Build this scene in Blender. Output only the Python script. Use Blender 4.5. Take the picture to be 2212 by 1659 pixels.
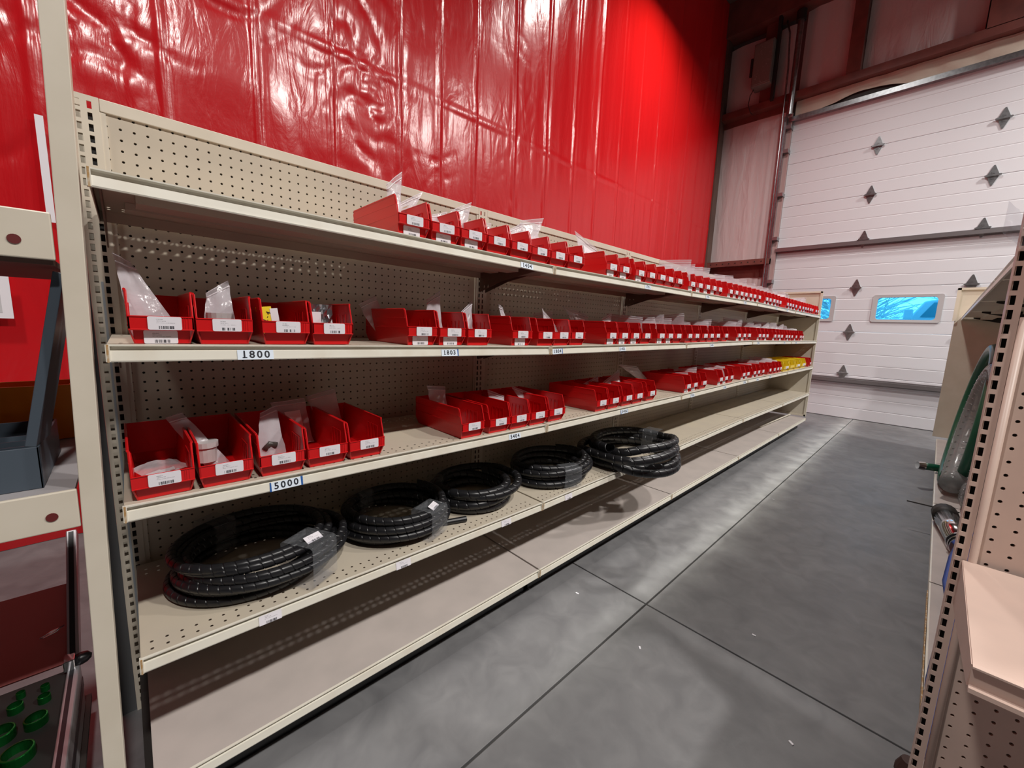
import bpy, math, random
from math import sin, cos, pi, radians
from mathutils import Vector, Matrix, noise
IN = 0.0254
Z0 = 3.15                      # floor sits 3.15 inches under the survey origin
C = bpy.context.scene.collection
for o in list(bpy.data.objects): bpy.data.objects.remove(o)
def W(x, y, z): return Vector((x*IN, y*IN, (z+Z0)*IN))   # survey inches -> metres

# ------------------------------------------------------------------ camera
cam_d = bpy.data.cameras.new('camera'); cam = bpy.data.objects.new('camera', cam_d); C.objects.link(cam)
cam_d.sensor_width = 36; cam_d.lens = 872.34/2212*36; cam_d.clip_start = .02; cam_d.clip_end = 200
yaw, pit, rol = 0.7622, -0.1454, 0.0366
fw = Vector((sin(yaw)*cos(pit), cos(yaw)*cos(pit), sin(pit))); rt = Vector((cos(yaw), -sin(yaw), 0)); up = rt.cross(fw)
r2 = cos(rol)*rt + sin(rol)*up; u2 = -sin(rol)*rt + cos(rol)*up
M = Matrix((r2, u2, -fw)).transposed().to_4x4(); M.translation = W(1.3022, -57.6991, 42.1073)
cam.matrix_world = M
bpy.context.scene.camera = cam
# ------------------------------------------------------------------ world, lights, exposure
wd = bpy.data.worlds.new('sky'); bpy.context.scene.world = wd; wd.use_nodes = True
bg = wd.node_tree.nodes['Background']; bg.inputs[0].default_value = (.62, .84, 1, 1); bg.inputs[1].default_value = 3.8
vs = bpy.context.scene.view_settings
vs.view_transform = 'Standard'; vs.look = 'None'; vs.gamma = 1; vs.use_curve_mapping = False; vs.exposure = 0.28
bpy.context.scene.display_settings.display_device = 'sRGB'
LAMPS = [(5, -168), (120, -168), (235, -168)]
AISLE_LAMP = (190, -14, 226, 66); NEAR_LAMP = (-52, -14, 226, 85)
LAMP_W = 178; LAMP_Z = 226
BACK_LAMP = (196, 92, 205, 95)

# ------------------------------------------------------------------ materials
def mat(name, col, rough=.5, metal=0, spec=.5, bump=None, var=None, trans=None, coat=0, emit=None):
    m = bpy.data.materials.new(name); m.use_nodes = True; nt = m.node_tree; b = nt.nodes['Principled BSDF']
    b.inputs['Base Color'].default_value = (*col, 1); b.inputs['Roughness'].default_value = rough
    b.inputs['Metallic'].default_value = metal; b.inputs['Specular IOR Level'].default_value = spec
    b.inputs['Coat Weight'].default_value = coat
    tc = nt.nodes.new('ShaderNodeTexCoord')
    if var:                                   # (scale, other colour, lo, hi)
        n = nt.nodes.new('ShaderNodeTexNoise'); n.inputs['Scale'].default_value = var[0]; n.inputs['Detail'].default_value = 6
        nt.links.new(tc.outputs['Object'], n.inputs['Vector'])
        r = nt.nodes.new('ShaderNodeValToRGB'); r.color_ramp.elements[0].position = var[2]; r.color_ramp.elements[1].position = var[3]
        r.color_ramp.elements[0].color = (*col, 1); r.color_ramp.elements[1].color = (*var[1], 1)
        nt.links.new(n.outputs['Fac'], r.inputs['Fac']); nt.links.new(r.outputs['Color'], b.inputs['Base Color'])
    if bump:                                  # (scale, strength, distance)
        n = nt.nodes.new('ShaderNodeTexNoise'); n.inputs['Scale'].default_value = bump[0]; n.inputs['Detail'].default_value = 4
        nt.links.new(tc.outputs['Object'], n.inputs['Vector'])
        bp = nt.nodes.new('ShaderNodeBump'); bp.inputs['Strength'].default_value = bump[1]; bp.inputs['Distance'].default_value = bump[2]
        nt.links.new(n.outputs['Fac'], bp.inputs['Height']); nt.links.new(bp.outputs['Normal'], b.inputs['Normal'])
    if trans is not None:                     # (transparency, tint)
        t = nt.nodes.new('ShaderNodeBsdfTransparent'); t.inputs[0].default_value = (*trans[1], 1)
        mx = nt.nodes.new('ShaderNodeMixShader'); mx.inputs[0].default_value = trans[0]
        nt.links.new(b.outputs[0], mx.inputs[1]); nt.links.new(t.outputs[0], mx.inputs[2])
        nt.links.new(mx.outputs[0], nt.nodes['Material Output'].inputs['Surface'])
    if emit: b.inputs['Emission Color'].default_value = (*emit[0], 1); b.inputs['Emission Strength'].default_value = emit[1]
    return m
cream = mat('cream_enamel', (.66, .60, .50), .38, var=(9, (.60, .54, .44), .35, .75), bump=(60, .05, .001))
cream_in = mat('cream_panel', (.57, .50, .39), .45, var=(5, (.51, .45, .37), .3, .7))
lip_m = mat('cream_lip', (.74, .71, .62), .33, var=(14, (.66, .60, .50), .45, .8))
pink_cast = mat('deck_pink_light', (.52, .46, .43), .42, var=(8, (.46, .41, .385), .35, .7))  # cream deck, with the pinkish grey cast of the light put into its colour
rust = mat('rusty_edge', (.42, .24, .09), .8, var=(60, (.62, .54, .42), .45, .6))
dark = mat('dark_steel', (.02, .017, .015), .6)
black = mat('black_kick', (.008, .008, .010), .35)
redp = mat('red_plastic', (.60, .006, .008), .32, bump=(180, .06, .0006))
yelp = mat('yellow_plastic', (.86, .62, .02), .35)
orap = mat('orange_plastic', (.78, .26, .01), .4)
blkp = mat('black_spiral', (.011, .011, .013), .33)
brkm = mat('bracket_brown', (.16, .10, .075), .5)
white = mat('white_paper', (.80, .78, .82), .6)
tagm = mat('tag_card', (.72, .80, .90), .5)
inkm = mat('ink', (.01, .01, .02), .6)
bluet = mat('blue_tape', (.01, .09, .33), .5)
brown = mat('oxide_steel', (.19, .062, .05), .5, var=(6, (.13, .045, .038), .35, .7))
galv = mat('galvanised', (.48, .49, .51), .3, metal=1, var=(30, (.35, .36, .38), .35, .65))
chrome = mat('chrome', (.8, .8, .82), .12, metal=1)
alu = mat('aluminium', (.45, .44, .46), .38, metal=.7)
doorm = mat('door_white', (.66, .665, .70), .42)
gray_fr = mat('window_frame_grey', (.46, .45, .46), .5)
strut_m = mat('strut_steel', (.30, .28, .29), .35, metal=.8)
canvas = mat('canvas_flap', (.52, .46, .38), .8, bump=(12, .4, .01))
foam = mat('black_foam', (.012, .011, .010), .75)
redl = mat('dull_red_lining', (.55, .15, .14), .7)
greenm = mat('green_anodised', (.012, .19, .035), .18, metal=.85)
slate = mat('slate_enamel', (.065, .085, .11), .4)
greenh = mat('green_hose', (.008, .085, .045), .3)
blueh = mat('blue_hose', (.03, .07, .30), .5)
carb = mat('truck_paint', (.62, .72, .76), .25)
carg = mat('truck_glass', (.10, .30, .36), .15)
bark = mat('bare_branches', (.55, .60, .62), .8)
snow = mat('outdoor_ground', (.55, .56, .55), .9)
ply = mat('metal_soffit', (.13, .075, .06), .7, var=(3, (.09, .05, .04), .3, .7))
wallm = mat('wall_sheet', (.17, .155, .15), .7)
boxm = mat('electric_grey', (.20, .185, .165), .5, var=(40, (.30, .27, .24), .6, .7))
film = mat('stretch_film', (.42, .44, .47), .08, spec=1, trans=(.84, (.93, .93, .95)), bump=(38, 1.0, .012))
bagm = mat('zip_bag_film', (.80, .76, .80), .18, trans=(.58, (.95, .93, .95)), bump=(30, .6, .004))
zipm = mat('zip_strip', (.84, .80, .84), .3, trans=(.25, (.95, .93, .95)))
clearh = mat('clear_hose', (.40, .40, .40), .12, trans=(.52, (.75, .75, .75)), bump=(120, .3, .002))
brownc = mat('kraft_card', (.42, .30, .22), .7)
whitec = mat('white_part', (.78, .78, .78), .45)
darkc = mat('dark_part', (.06, .055, .05), .3)
yelc = mat('yellow_card', (.85, .68, .02), .6)
gm = bpy.data.materials.new('window_pane'); gm.use_nodes = True; nt = gm.node_tree
nt.nodes.remove(nt.nodes['Principled BSDF']); t = nt.nodes.new('ShaderNodeBsdfTransparent'); t.inputs[0].default_value = (.32, .72, .90, 1)
g = nt.nodes.new('ShaderNodeBsdfGlossy'); g.inputs['Roughness'].default_value = .03; mx = nt.nodes.new('ShaderNodeMixShader'); mx.inputs[0].default_value = .04
nt.links.new(t.outputs[0], mx.inputs[1]); nt.links.new(g.outputs[0], mx.inputs[2]); nt.links.new(mx.outputs[0], nt.nodes['Material Output'].inputs['Surface'])
pane_m = gm

def N(nt, t, **k):
    n = nt.nodes.new(t)
    for a, v in k.items(): setattr(n, a, v)
    return n
def math_n(nt, op, a, b=None, c=None):
    n = N(nt, 'ShaderNodeMath', operation=op)
    for i, v in enumerate((a, b, c)):
        if v is None: continue
        if isinstance(v, (int, float)): n.inputs[i].default_value = v
        else: nt.links.new(v, n.inputs[i])
    return n.outputs[0]
def label_material():
    m = bpy.data.materials.new('barcode_label'); m.use_nodes = True; nt = m.node_tree; b = nt.nodes['Principled BSDF']
    b.inputs['Roughness'].default_value = .35
    tc = N(nt, 'ShaderNodeTexCoord'); sp = N(nt, 'ShaderNodeSeparateXYZ'); nt.links.new(tc.outputs['Object'], sp.inputs[0])
    x = math_n(nt, 'DIVIDE', sp.outputs[0], IN); z = math_n(nt, 'DIVIDE', sp.outputs[2], IN)
    oi = N(nt, 'ShaderNodeObjectInfo')
    def band(v, lo, hi): return math_n(nt, 'MULTIPLY', math_n(nt, 'GREATER_THAN', v, lo), math_n(nt, 'LESS_THAN', v, hi))
    def nz(sx, sz, off):
        cb = N(nt, 'ShaderNodeCombineXYZ'); nt.links.new(math_n(nt, 'MULTIPLY', x, sx), cb.inputs[0])
        nt.links.new(math_n(nt, 'MULTIPLY', z, sz), cb.inputs[2]); nt.links.new(math_n(nt, 'MULTIPLY', oi.outputs['Random'], 50), cb.inputs[1])
        n = N(nt, 'ShaderNodeTexNoise'); n.inputs['Scale'].default_value = 1; n.inputs['Detail'].default_value = 1; nt.links.new(cb.outputs[0], n.inputs['Vector']); return n.outputs['Fac']
    bars = math_n(nt, 'MULTIPLY', math_n(nt, 'MULTIPLY', band(z, -.44, -.2), band(x, -.4, .52)), math_n(nt, 'GREATER_THAN', nz(22, 0, 0), .47))
    ln = None
    for (lo, hi, a, bb) in ((.26, .31, -.5, -.1), (.13, .18, -.5, .05), (.0, .035, -.5, .6)):
        l = math_n(nt, 'MULTIPLY', band(z, lo, hi), band(x, a, bb)); ln = l if ln is None else math_n(nt, 'ADD', ln, l)
    txt = math_n(nt, 'MULTIPLY', ln, math_n(nt, 'GREATER_THAN', nz(30, 14, 0), .46))
    ink = math_n(nt, 'ADD', math_n(nt, 'MULTIPLY', bars, .9), math_n(nt, 'MULTIPLY', txt, .6))
    mx = N(nt, 'ShaderNodeMixRGB'); mx.inputs[1].default_value = (.80, .77, .82, 1); mx.inputs[2].default_value = (.02, .02, .03, 1)
    nt.links.new(ink, mx.inputs[0]); nt.links.new(mx.outputs[0], b.inputs['Base Color']); return m
labm = label_material()
def tarp_material():
    m = bpy.data.materials.new('red_vinyl_tarp'); m.use_nodes = True; nt = m.node_tree; b = nt.nodes['Principled BSDF']
    b.inputs['Base Color'].default_value = (.66, .010, .016, 1); b.inputs['Roughness'].default_value = .22; b.inputs['Specular IOR Level'].default_value = .85
    tc = N(nt, 'ShaderNodeTexCoord'); mp = N(nt, 'ShaderNodeMapping'); mp.inputs['Scale'].default_value = (1.6, 1, .45); nt.links.new(tc.outputs['Object'], mp.inputs[0])
    n1 = N(nt, 'ShaderNodeTexNoise'); n1.inputs['Scale'].default_value = 5; n1.inputs['Detail'].default_value = 5; n1.inputs['Distortion'].default_value = .9; nt.links.new(mp.outputs[0], n1.inputs['Vector'])
    bp = N(nt, 'ShaderNodeBump'); bp.inputs['Strength'].default_value = .22; bp.inputs['Distance'].default_value = .03
    n2 = N(nt, 'ShaderNodeTexNoise'); n2.inputs['Scale'].default_value = 26; n2.inputs['Detail'].default_value = 4; nt.links.new(tc.outputs['Object'], n2.inputs['Vector'])
    h = math_n(nt, 'ADD', n1.outputs['Fac'], math_n(nt, 'MULTIPLY', n2.outputs['Fac'], .07)); nt.links.new(h, bp.inputs['Height']); nt.links.new(bp.outputs[0], b.inputs['Normal'])
    tl = N(nt, 'ShaderNodeBsdfTranslucent'); tl.inputs[0].default_value = (.85, .012, .01, 1)
    mx = N(nt, 'ShaderNodeMixShader'); mx.inputs[0].default_value = .22
    nt.links.new(b.outputs[0], mx.inputs[1]); nt.links.new(tl.outputs[0], mx.inputs[2]); nt.links.new(mx.outputs[0], nt.nodes['Material Output'].inputs['Surface']); return m
tarpm = tarp_material()
def insul_material():
    m = mat('insulation_vinyl', (.62, .55, .55), .3); nt = m.node_tree; b = nt.nodes['Principled BSDF']
    tc = N(nt, 'ShaderNodeTexCoord'); mp = N(nt, 'ShaderNodeMapping'); mp.inputs['Scale'].default_value = (1, 2.2, .5); nt.links.new(tc.outputs['Object'], mp.inputs[0])
    n1 = N(nt, 'ShaderNodeTexNoise'); n1.inputs['Scale'].default_value = 4; n1.inputs['Detail'].default_value = 4; n1.inputs['Distortion'].default_value = .8; nt.links.new(mp.outputs[0], n1.inputs['Vector'])
    bp = N(nt, 'ShaderNodeBump'); bp.inputs['Strength'].default_value = .4; bp.inputs['Distance'].default_value = .035
    nt.links.new(n1.outputs['Fac'], bp.inputs['Height']); nt.links.new(bp.outputs[0], b.inputs['Normal']); return m
insm = insul_material()
def floor_material():
    m = bpy.data.materials.new('sealed_concrete'); m.use_nodes = True; nt = m.node_tree; b = nt.nodes['Principled BSDF']
    g = N(nt, 'ShaderNodeNewGeometry'); sp = N(nt, 'ShaderNodeSeparateXYZ'); nt.links.new(g.outputs['Position'], sp.inputs[0])
    def noise_(sc, det, dist=0, vec=None):
        n = N(nt, 'ShaderNodeTexNoise'); n.inputs['Scale'].default_value = sc; n.inputs['Detail'].default_value = det; n.inputs['Distortion'].default_value = dist
        nt.links.new(vec or g.outputs['Position'], n.inputs['Vector']); return n.outputs['Fac']
    def ramp(f, a, b_, c0, c1):
        r = N(nt, 'ShaderNodeValToRGB'); r.color_ramp.elements[0].position = a; r.color_ramp.elements[1].position = b_
        r.color_ramp.elements[0].color = (*c0, 1); r.color_ramp.elements[1].color = (*c1, 1); nt.links.new(f, r.inputs[0]); return r.outputs[0]
    base = ramp(noise_(2.2, 9, .9), .30, .72, (.142, .142, .149), (.182, .180, .187))
    fine = ramp(noise_(9, 8, 1.0), .3, .72, (.80, .80, .80), (1.12, 1.12, 1.10))
    mul = N(nt, 'ShaderNodeMixRGB', blend_type='MULTIPLY'); mul.inputs[0].default_value = 1; nt.links.new(base, mul.inputs[1]); nt.links.new(fine, mul.inputs[2])
    # pale mineral bloom beside the long saw cut
    dy = math_n(nt, 'ABSOLUTE', math_n(nt, 'SUBTRACT', sp.outputs[1], -29.6*IN))
    wid = math_n(nt, 'MULTIPLY', noise_(5, 7, .5), .42)
    blo = math_n(nt, 'SUBTRACT', 1, math_n(nt, 'DIVIDE', dy, wid)); blo.node.use_clamp = True
    xf = math_n(nt, 'MULTIPLY_ADD', math_n(nt, 'DIVIDE', math_n(nt, 'SUBTRACT', sp.outputs[0], 50*IN), 50*IN), .65, .35); xf.node.use_clamp = True
    br = math_n(nt, 'MULTIPLY', math_n(nt, 'MULTIPLY', xf, math_n(nt, 'POWER', blo, 2.0)), math_n(nt, 'MULTIPLY', noise_(7, 6, .4), 1.5)); br.node.use_clamp = True
    mx = N(nt, 'ShaderNodeMixRGB'); mx.inputs[2].default_value = (.47, .48, .47, 1); nt.links.new(br, mx.inputs[0]); nt.links.new(mul.outputs[0], mx.inputs[1])
    nt.links.new(mx.outputs[0], b.inputs['Base Color'])
    nt.links.new(math_n(nt, 'MULTIPLY_ADD', noise_(5, 5), .18, .36), b.inputs['Roughness'])
    bp = N(nt, 'ShaderNodeBump'); bp.inputs['Strength'].default_value = .15; bp.inputs['Distance'].default_value = .004; nt.links.new(noise_(30, 6), bp.inputs['Height']); nt.links.new(bp.outputs[0], b.inputs['Normal'])
    return m
concm = floor_material()

# ------------------------------------------------------------------ mesh helpers (all in inches)
class MB:
    def __init__(s): s.v = []; s.f = []; s.mi = []; s.mats = []
    def mid(s, m):
        if m is None: return 0
        if m not in s.mats: s.mats.append(m)
        return s.mats.index(m)
    def face(s, pts, m=None):
        n = len(s.v); s.v += [tuple(p) for p in pts]; s.f.append(tuple(range(n, n+len(pts)))); s.mi.append(s.mid(m))
    def box(s, x0, x1, y0, y1, z0, z1, m=None, rot=None):
        n = len(s.v); P = [(x0, y0, z0), (x1, y0, z0), (x1, y1, z0), (x0, y1, z0), (x0, y0, z1), (x1, y0, z1), (x1, y1, z1), (x0, y1, z1)]
        if rot: P = [tuple(rot @ Vector(p)) for p in P]
        s.v += P; k = s.mid(m)
        for f in ((3, 2, 1, 0), (4, 5, 6, 7), (0, 1, 5, 4), (1, 2, 6, 5), (2, 3, 7, 6), (3, 0, 4, 7)): s.f.append(tuple(n+i for i in f)); s.mi.append(k)
        return s
    def extrude(s, prof, axis, a, b, m=None, caps=True):          # prof: 2-D ring; axis 'x' -> (y,z) ring
        def mk(t, p): return (t, p[0], p[1]) if axis == 'x' else ((p[0], t, p[1]) if axis == 'y' else (p[0], p[1], t))
        n = len(s.v); k = s.mid(m); L = len(prof); s.v += [mk(a, p) for p in prof] + [mk(b, p) for p in prof]
        for i in range(L): j = (i+1) % L; s.f.append((n+i, n+j, n+L+j, n+L+i)); s.mi.append(k)
        if caps: s.f.append(tuple(n+i for i in range(L))[::-1]); s.f.append(tuple(n+L+i for i in range(L))); s.mi += [k, k]
        return s
    def grid(s, nu, nv, fn, m=None, closeu=False, closev=False):
        n = len(s.v); k = s.mid(m)
        for i in range(nu):
            for j in range(nv): s.v.append(tuple(fn(i, j)))
        for i in range(nu if closeu else nu-1):
            for j in range(nv if closev else nv-1):
                a = n+i*nv+j; b = n+((i+1) % nu)*nv+j; c = n+((i+1) % nu)*nv+(j+1) % nv; d = n+i*nv+(j+1) % nv
                s.f.append((a, b, c, d)); s.mi.append(k)
        return s
    def tube(s, pts, r, seg=8, m=None, caps=True, close=False):
        P = [Vector(p) for p in pts]; L = len(P); fr = []; prev = Vector((0, 0, 1))
        for i in range(L):
            a = P[(i-1) % L] if (close or i) else P[0]; b = P[(i+1) % L] if (close or i < L-1) else P[-1]
            t = (b-a).normalized(); u = prev - t*prev.dot(t)
            if u.length < 1e-4: u = t.orthogonal()
            u.normalize(); prev = u; fr.append((u, t.cross(u)))
        rr = r if callable(r) else (lambda i: r)
        n0 = len(s.v)
        s.grid(L, seg, lambda i, j: P[i] + (fr[i][0]*cos(2*pi*j/seg) + fr[i][1]*sin(2*pi*j/seg))*rr(i), m, closeu=close, closev=True)
        if caps and not close:
            s.f.append(tuple(n0+j for j in range(seg))); s.f.append(tuple(n0+(L-1)*seg+j for j in range(seg))[::-1]); s.mi += [s.mid(m)]*2
        return s
    def cyl(s, a, b, r, seg=16, m=None, r2=None):
        r2 = r if r2 is None else r2; return s.tube([a, b], lambda i: (r, r2)[i], seg, m)
    def mesh(s, name, smooth=False):
        me = bpy.data.meshes.new(name); me.from_pydata([(x*IN, y*IN, z*IN) for x, y, z in s.v], [], s.f)
        for m in s.mats: me.materials.append(m)
        me.polygons.foreach_set('material_index', s.mi)
        if smooth: me.polygons.foreach_set('use_smooth', [True]*len(s.f))
        me.validate(); me.update(); return me
def tag(o, label=None, cat=None, group=None, kind=None):
    if label: o['label'] = label
    if cat: o['category'] = cat
    if group: o['group'] = group
    if kind: o['kind'] = kind
    return o
def link(name, me, parent=None, loc=None, rot=None):
    o = bpy.data.objects.new(name, me); C.objects.link(o); o.parent = parent
    if loc is not None: o.location = loc
    if rot is not None: o.rotation_euler = rot
    return o
def part(name, mb, m, parent, loc=(0, 0, 0), rot=(0, 0, 0), smooth=False, bevel=0, label=None):
    if not mb.mats: mb.mats.append(m)
    o = link(name, mb.mesh(name, smooth), parent, Vector(loc)*IN, rot)
    if bevel:
        b = o.modifiers.new('bevel', 'BEVEL'); b.width = bevel*IN; b.segments = 2; b.limit_method = 'ANGLE'
    if label: o['label'] = label
    return o
def empty(name, x, y, z, rz=0, **k):
    o = link(name, None, None, W(x, y, z), (0, 0, rz)); o.empty_display_size = .05; return tag(o, **k)
def top(name, mb, m, x, y, z, rz=0, smooth=False, bevel=0, **k):
    if not mb.mats: mb.mats.append(m)
    o = link(name, mb.mesh(name, smooth), None, W(x, y, z), (0, 0, rz))
    if bevel:
        b = o.modifiers.new('bevel', 'BEVEL'); b.width = bevel*IN; b.segments = 2; b.limit_method = 'ANGLE'
    return tag(o, **k)
ORD = ['', 'first', 'second', 'third', 'fourth', 'fifth', 'sixth', 'seventh', 'eighth', 'ninth', 'tenth', 'eleventh', 'twelfth', 'thirteenth', 'fourteenth', 'fifteenth', 'sixteenth', 'seventeenth', 'eighteenth', 'nineteenth', 'twentieth']
def nth(i, n):                # ordinal from whichever end is nearer
    def od(k): return ORD[k] if k <= 20 else 'twenty-' + ORD[k-20]
    return (od(i+1) + ' from left' if i else 'leftmost') if i < (n+1)//2 else (od(n-i) + ' from right' if n-i > 1 else 'rightmost')

# ------------------------------------------------------------------ building shell
XW = 291.5; YT = 57.5; XMIN = -330; YMIN = -560; YMAX = 170; HZ = 240; FZ = -Z0
fl = empty('floor', 0, 0, FZ, kind='structure')
xs = [XMIN, -131, 60.9, XW+4]; ys = [YMIN, -222, -125.8, -29.6, 66.6, YMAX]
for i in range(3):
    for j in range(5):
        g_ = .15; mb = MB(); mb.box(xs[i]+g_, xs[i+1]-g_, ys[j]+g_, ys[j+1]-g_, -5, 0, concm)
        part('slab', mb, concm, fl, bevel=.06)
mb = MB(); mb.box(XMIN, XW, YMIN, YMAX, -5.3, -.35, mat('joint_filler', (.05, .047, .045), .9)); part('joint_bed', mb, None, fl)
def shell(name, *b, m=wallm, **k):
    mb = MB(); mb.box(*b, m); o = link(name, mb.mesh(name), None, W(0, 0, 0)); tag(o, kind='structure', **k); return o
ce = shell('ceiling', XMIN, XW+4, YMIN, YMAX, HZ, HZ+4, m=ply)
for i, y in enumerate(range(-540, 160, 60)):
    mb = MB(); mb.box(XMIN, XW-8, y, y+3, HZ-9, HZ-.01, brown); part('purlin', mb, brown, ce)
shell('wall_rear', XMIN-4, XMIN, YMIN, YMAX, FZ, HZ)
shell('wall_right', XMIN, XW+4, YMIN-4, YMIN, FZ, HZ)
shell('wall_behind_tarp', XMIN, XW+4, YMAX, YMAX+4, FZ, HZ)

# red tarp wall: a sheet with seams, folds and wrinkles
seamx = [-60, -42, -24, -7.5, 10.4, 27.0, 43.7, 62.7, 76.2, 89.9, 107.8, 124.6, 142, 158, 175, 192, 209, 226, 243, 260, 276]
def tarp_y(x, z):
    d = 0
    k = max(0., min(1., (150-x)/110)); kr = 1-k
    p = Vector((x/9, z/13, .3)); q = noise.noise_vector(Vector((x/22, z/26, 4)))*1.6
    d += k*.42*noise.noise(Vector((x/17+q.x*.6, z/26+q.y*.6, 1.7)))
    rid = 1-abs(noise.noise(Vector((x/16+q.y*1.4, z/15+q.x*1.6, 9.1))))*2
    d += k*.34*max(0, rid)**9*max(0, min(1, .3+2.2*noise.noise(Vector((x/25, z/25, 14)))))
    crk = (math.exp(-((x-1)/8)**2) + .85*math.exp(-((x-52)/10)**2))*(.25+.75*min(1, max(0, (z-60)/25)))
    rid2 = 1-abs(noise.noise(Vector((x/6+q.x*1.5, z/7.5+q.y*1.5, 3.3))))*2
    d += crk*(.42*max(0, rid2)**3 + .2*noise.noise(Vector((x/4, z/4, 2))))
    xx = x + (240-z)*.02*kr
    d += kr*(.4*noise.noise(Vector((xx/7, z/130, 5.5))) + .9*noise.noise(Vector((x/30+z/160, z/90, 7.5))) + .10*noise.noise(Vector((xx/2.4, z/90, 8.5))))
    for s in seamx:
        t = (x-s-.25*noise.noise(Vector((s, z/14, 0))))
        if abs(t) < 3: d -= .55*math.exp(-(t/.55)**2) - .3*math.exp(-((t-1.2)/.7)**2)*(.5+noise.noise(Vector((s, z/20, 3))))
    t = z-109.3+.6*noise.noise(Vector((x/20, 0, 6)))
    d -= .28*math.exp(-(t/.45)**2)
    return d
mb = MB(); nx, nz = 560, 250; tx0, tx1 = -110, XW-.5
def tx(i): return tx0+(tx1-tx0)*i/(nx-1)
def tz(j): return (FZ+.1)+(HZ-.3-FZ)*j/(nz-1)
mb.grid(nx, nz, lambda i, j: (tx(i), YT+tarp_y(tx(i), tz(j)), tz(j)), tarpm)
tw = link('wall_left', mb.mesh('wall_left', True), None, W(0, 0, 0)); tag(tw, kind='structure')
shell('wall_left_far', XMIN, tx0, YT, YT+.4, FZ, HZ, m=tarpm)

# far wall with girts, insulation and the sectional door opening
DY0, DY1, DZT = -150.5, 17.8, 164.8
wf = empty('wall_far', XW, 0, FZ, kind='structure')
def fbox(name, y0, y1, z0, z1, x0, x1, m, parent=wf, bevel=0, smooth=False):
    mb = MB(); mb.box(x0, x1, y0, y1, z0+Z0, z1+Z0, m); return part(name, mb, m, parent, bevel=bevel)
fbox('cladding', DY1, YMAX, FZ, HZ, 3, 5, wallm); fbox('cladding', YMIN, DY0, FZ, HZ, 3, 5, wallm); fbox('cladding', DY0, DY1, DZT+4, HZ, 3, 5, wallm)
def insul(y0, y1, z0, z1, sd):
    mb = MB(); nu, nv = max(6, int((y1-y0)/1.2)), max(6, int((z1-z0)/3))
    def f(i, j):
        y = y0+(y1-y0)*i/(nu-1); z = z0+(z1-z0)*j/(nv-1); e = min(1, 4*min(i/(nu-1), 1-i/(nu-1)))
        return (-e*(1.0+.7*noise.noise(Vector((y/9+sd, z/70, sd))) + .2*noise.noise(Vector((y/3+sd, z/30, sd)))), y, z+Z0)
    mb.grid(nu, nv, f, insm); part('insulation_blanket', mb, insm, wf, smooth=True)
insul(22, 58.5, 87.5, 172, 1); insul(36.5, 58.5, 180, 217, 2); insul(21, 30, 180, 217, 3); insul(22, 58.5, 0, 77, 5)
insul(-4.6, 17, 178, 232, 6); insul(-53, -10.8, 178, 232, 7); insul(-110, -66, 178, 232, 8); insul(-150, -120, 178, 232, 9)
fbox('girt', 20, 60, 84.3, 87.6, -6, 2, brown); fbox('girt_web', 20, 60, 77, 84.3, -1, 2, brown)
fbox('girt', DY0, 60, 174.5, 178.3, -6, 2, brown); fbox('girt_web', 20, 60, 171, 174.5, -1, 2, brown)
for k in range(9):
    mb = MB(); mb.cyl((-6.05, 24+k*3.7, 86+Z0), (-6.2, 24+k*3.7, 86+Z0), .35, 8, dark); part('bolt_hole', mb, dark, wf)
fbox('stud', -10.6, -4.8, 178, HZ, -5, 2, brown); fbox('stud', -66, -53.5, 178, HZ, -6, 2, brown); fbox('stud', -120, -110, 178, HZ, -5, 2, brown)
fbox('stud', 30, 36.3, 178, HZ, -4, 2, brown)
fbox('eave_beam', YMIN, 60, 221, HZ-.1, -9, 2, brown)
mb = MB(); mb.box(-7, 1, 56.2, 60.2, 0, 238, ply); part('corner_column', mb, ply, wf)
mb = MB(); mb.box(-2, 1.5, 17.9, 21.2, 0, 172, mat('jamb_primer', (.42, .26, .25), .5)); part('door_jamb', mb, None, wf)
# conduit, track and spring tube beside the door
mb = MB(); mb.tube([(-7, 21.6, 5), (-7, 21.6, 150), (-7, 21.9, 195), (-6, 23.5, 214), (-4, 26, 222)], .45, 10, galv)
part('conduit', mb, galv, wf, smooth=True)
tr = empty('door_track', XW-3, 20.0, FZ, label='galvanised steel door track running up beside the white overhead door', cat='track')
mb = MB(); mb.extrude([(-1.6, 0), (1.2, 0), (1.2, .25), (-1.3, .25), (-1.3, 1.6), (-1.6, 1.6)], 'z', 0, 170, galv); part('rail', mb, galv, tr)
for z in (24, 50, 76, 101, 126, 150, 163):
    mb = MB(); mb.box(-1.5, 3.5, -2.6, 1.4, z, z+2.0, strut_m); part('track_bracket', mb, strut_m, tr, bevel=.1)
mb = MB(); mb.cyl((0, 0, 0), (0, 0, 52), 1.5, 20, galv)
o = top('spring_tube', mb, galv, XW-7, 18.4, 166, smooth=False, label='shiny round steel tube standing above the left corner of the overhead door', cat='tube')
mb = MB(); mb.cyl((0, 0, -.01), (0, 0, 5), 2.4, 20, dark); part('tube_collar', mb, dark, o, loc=(0, 0, 48))
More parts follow.
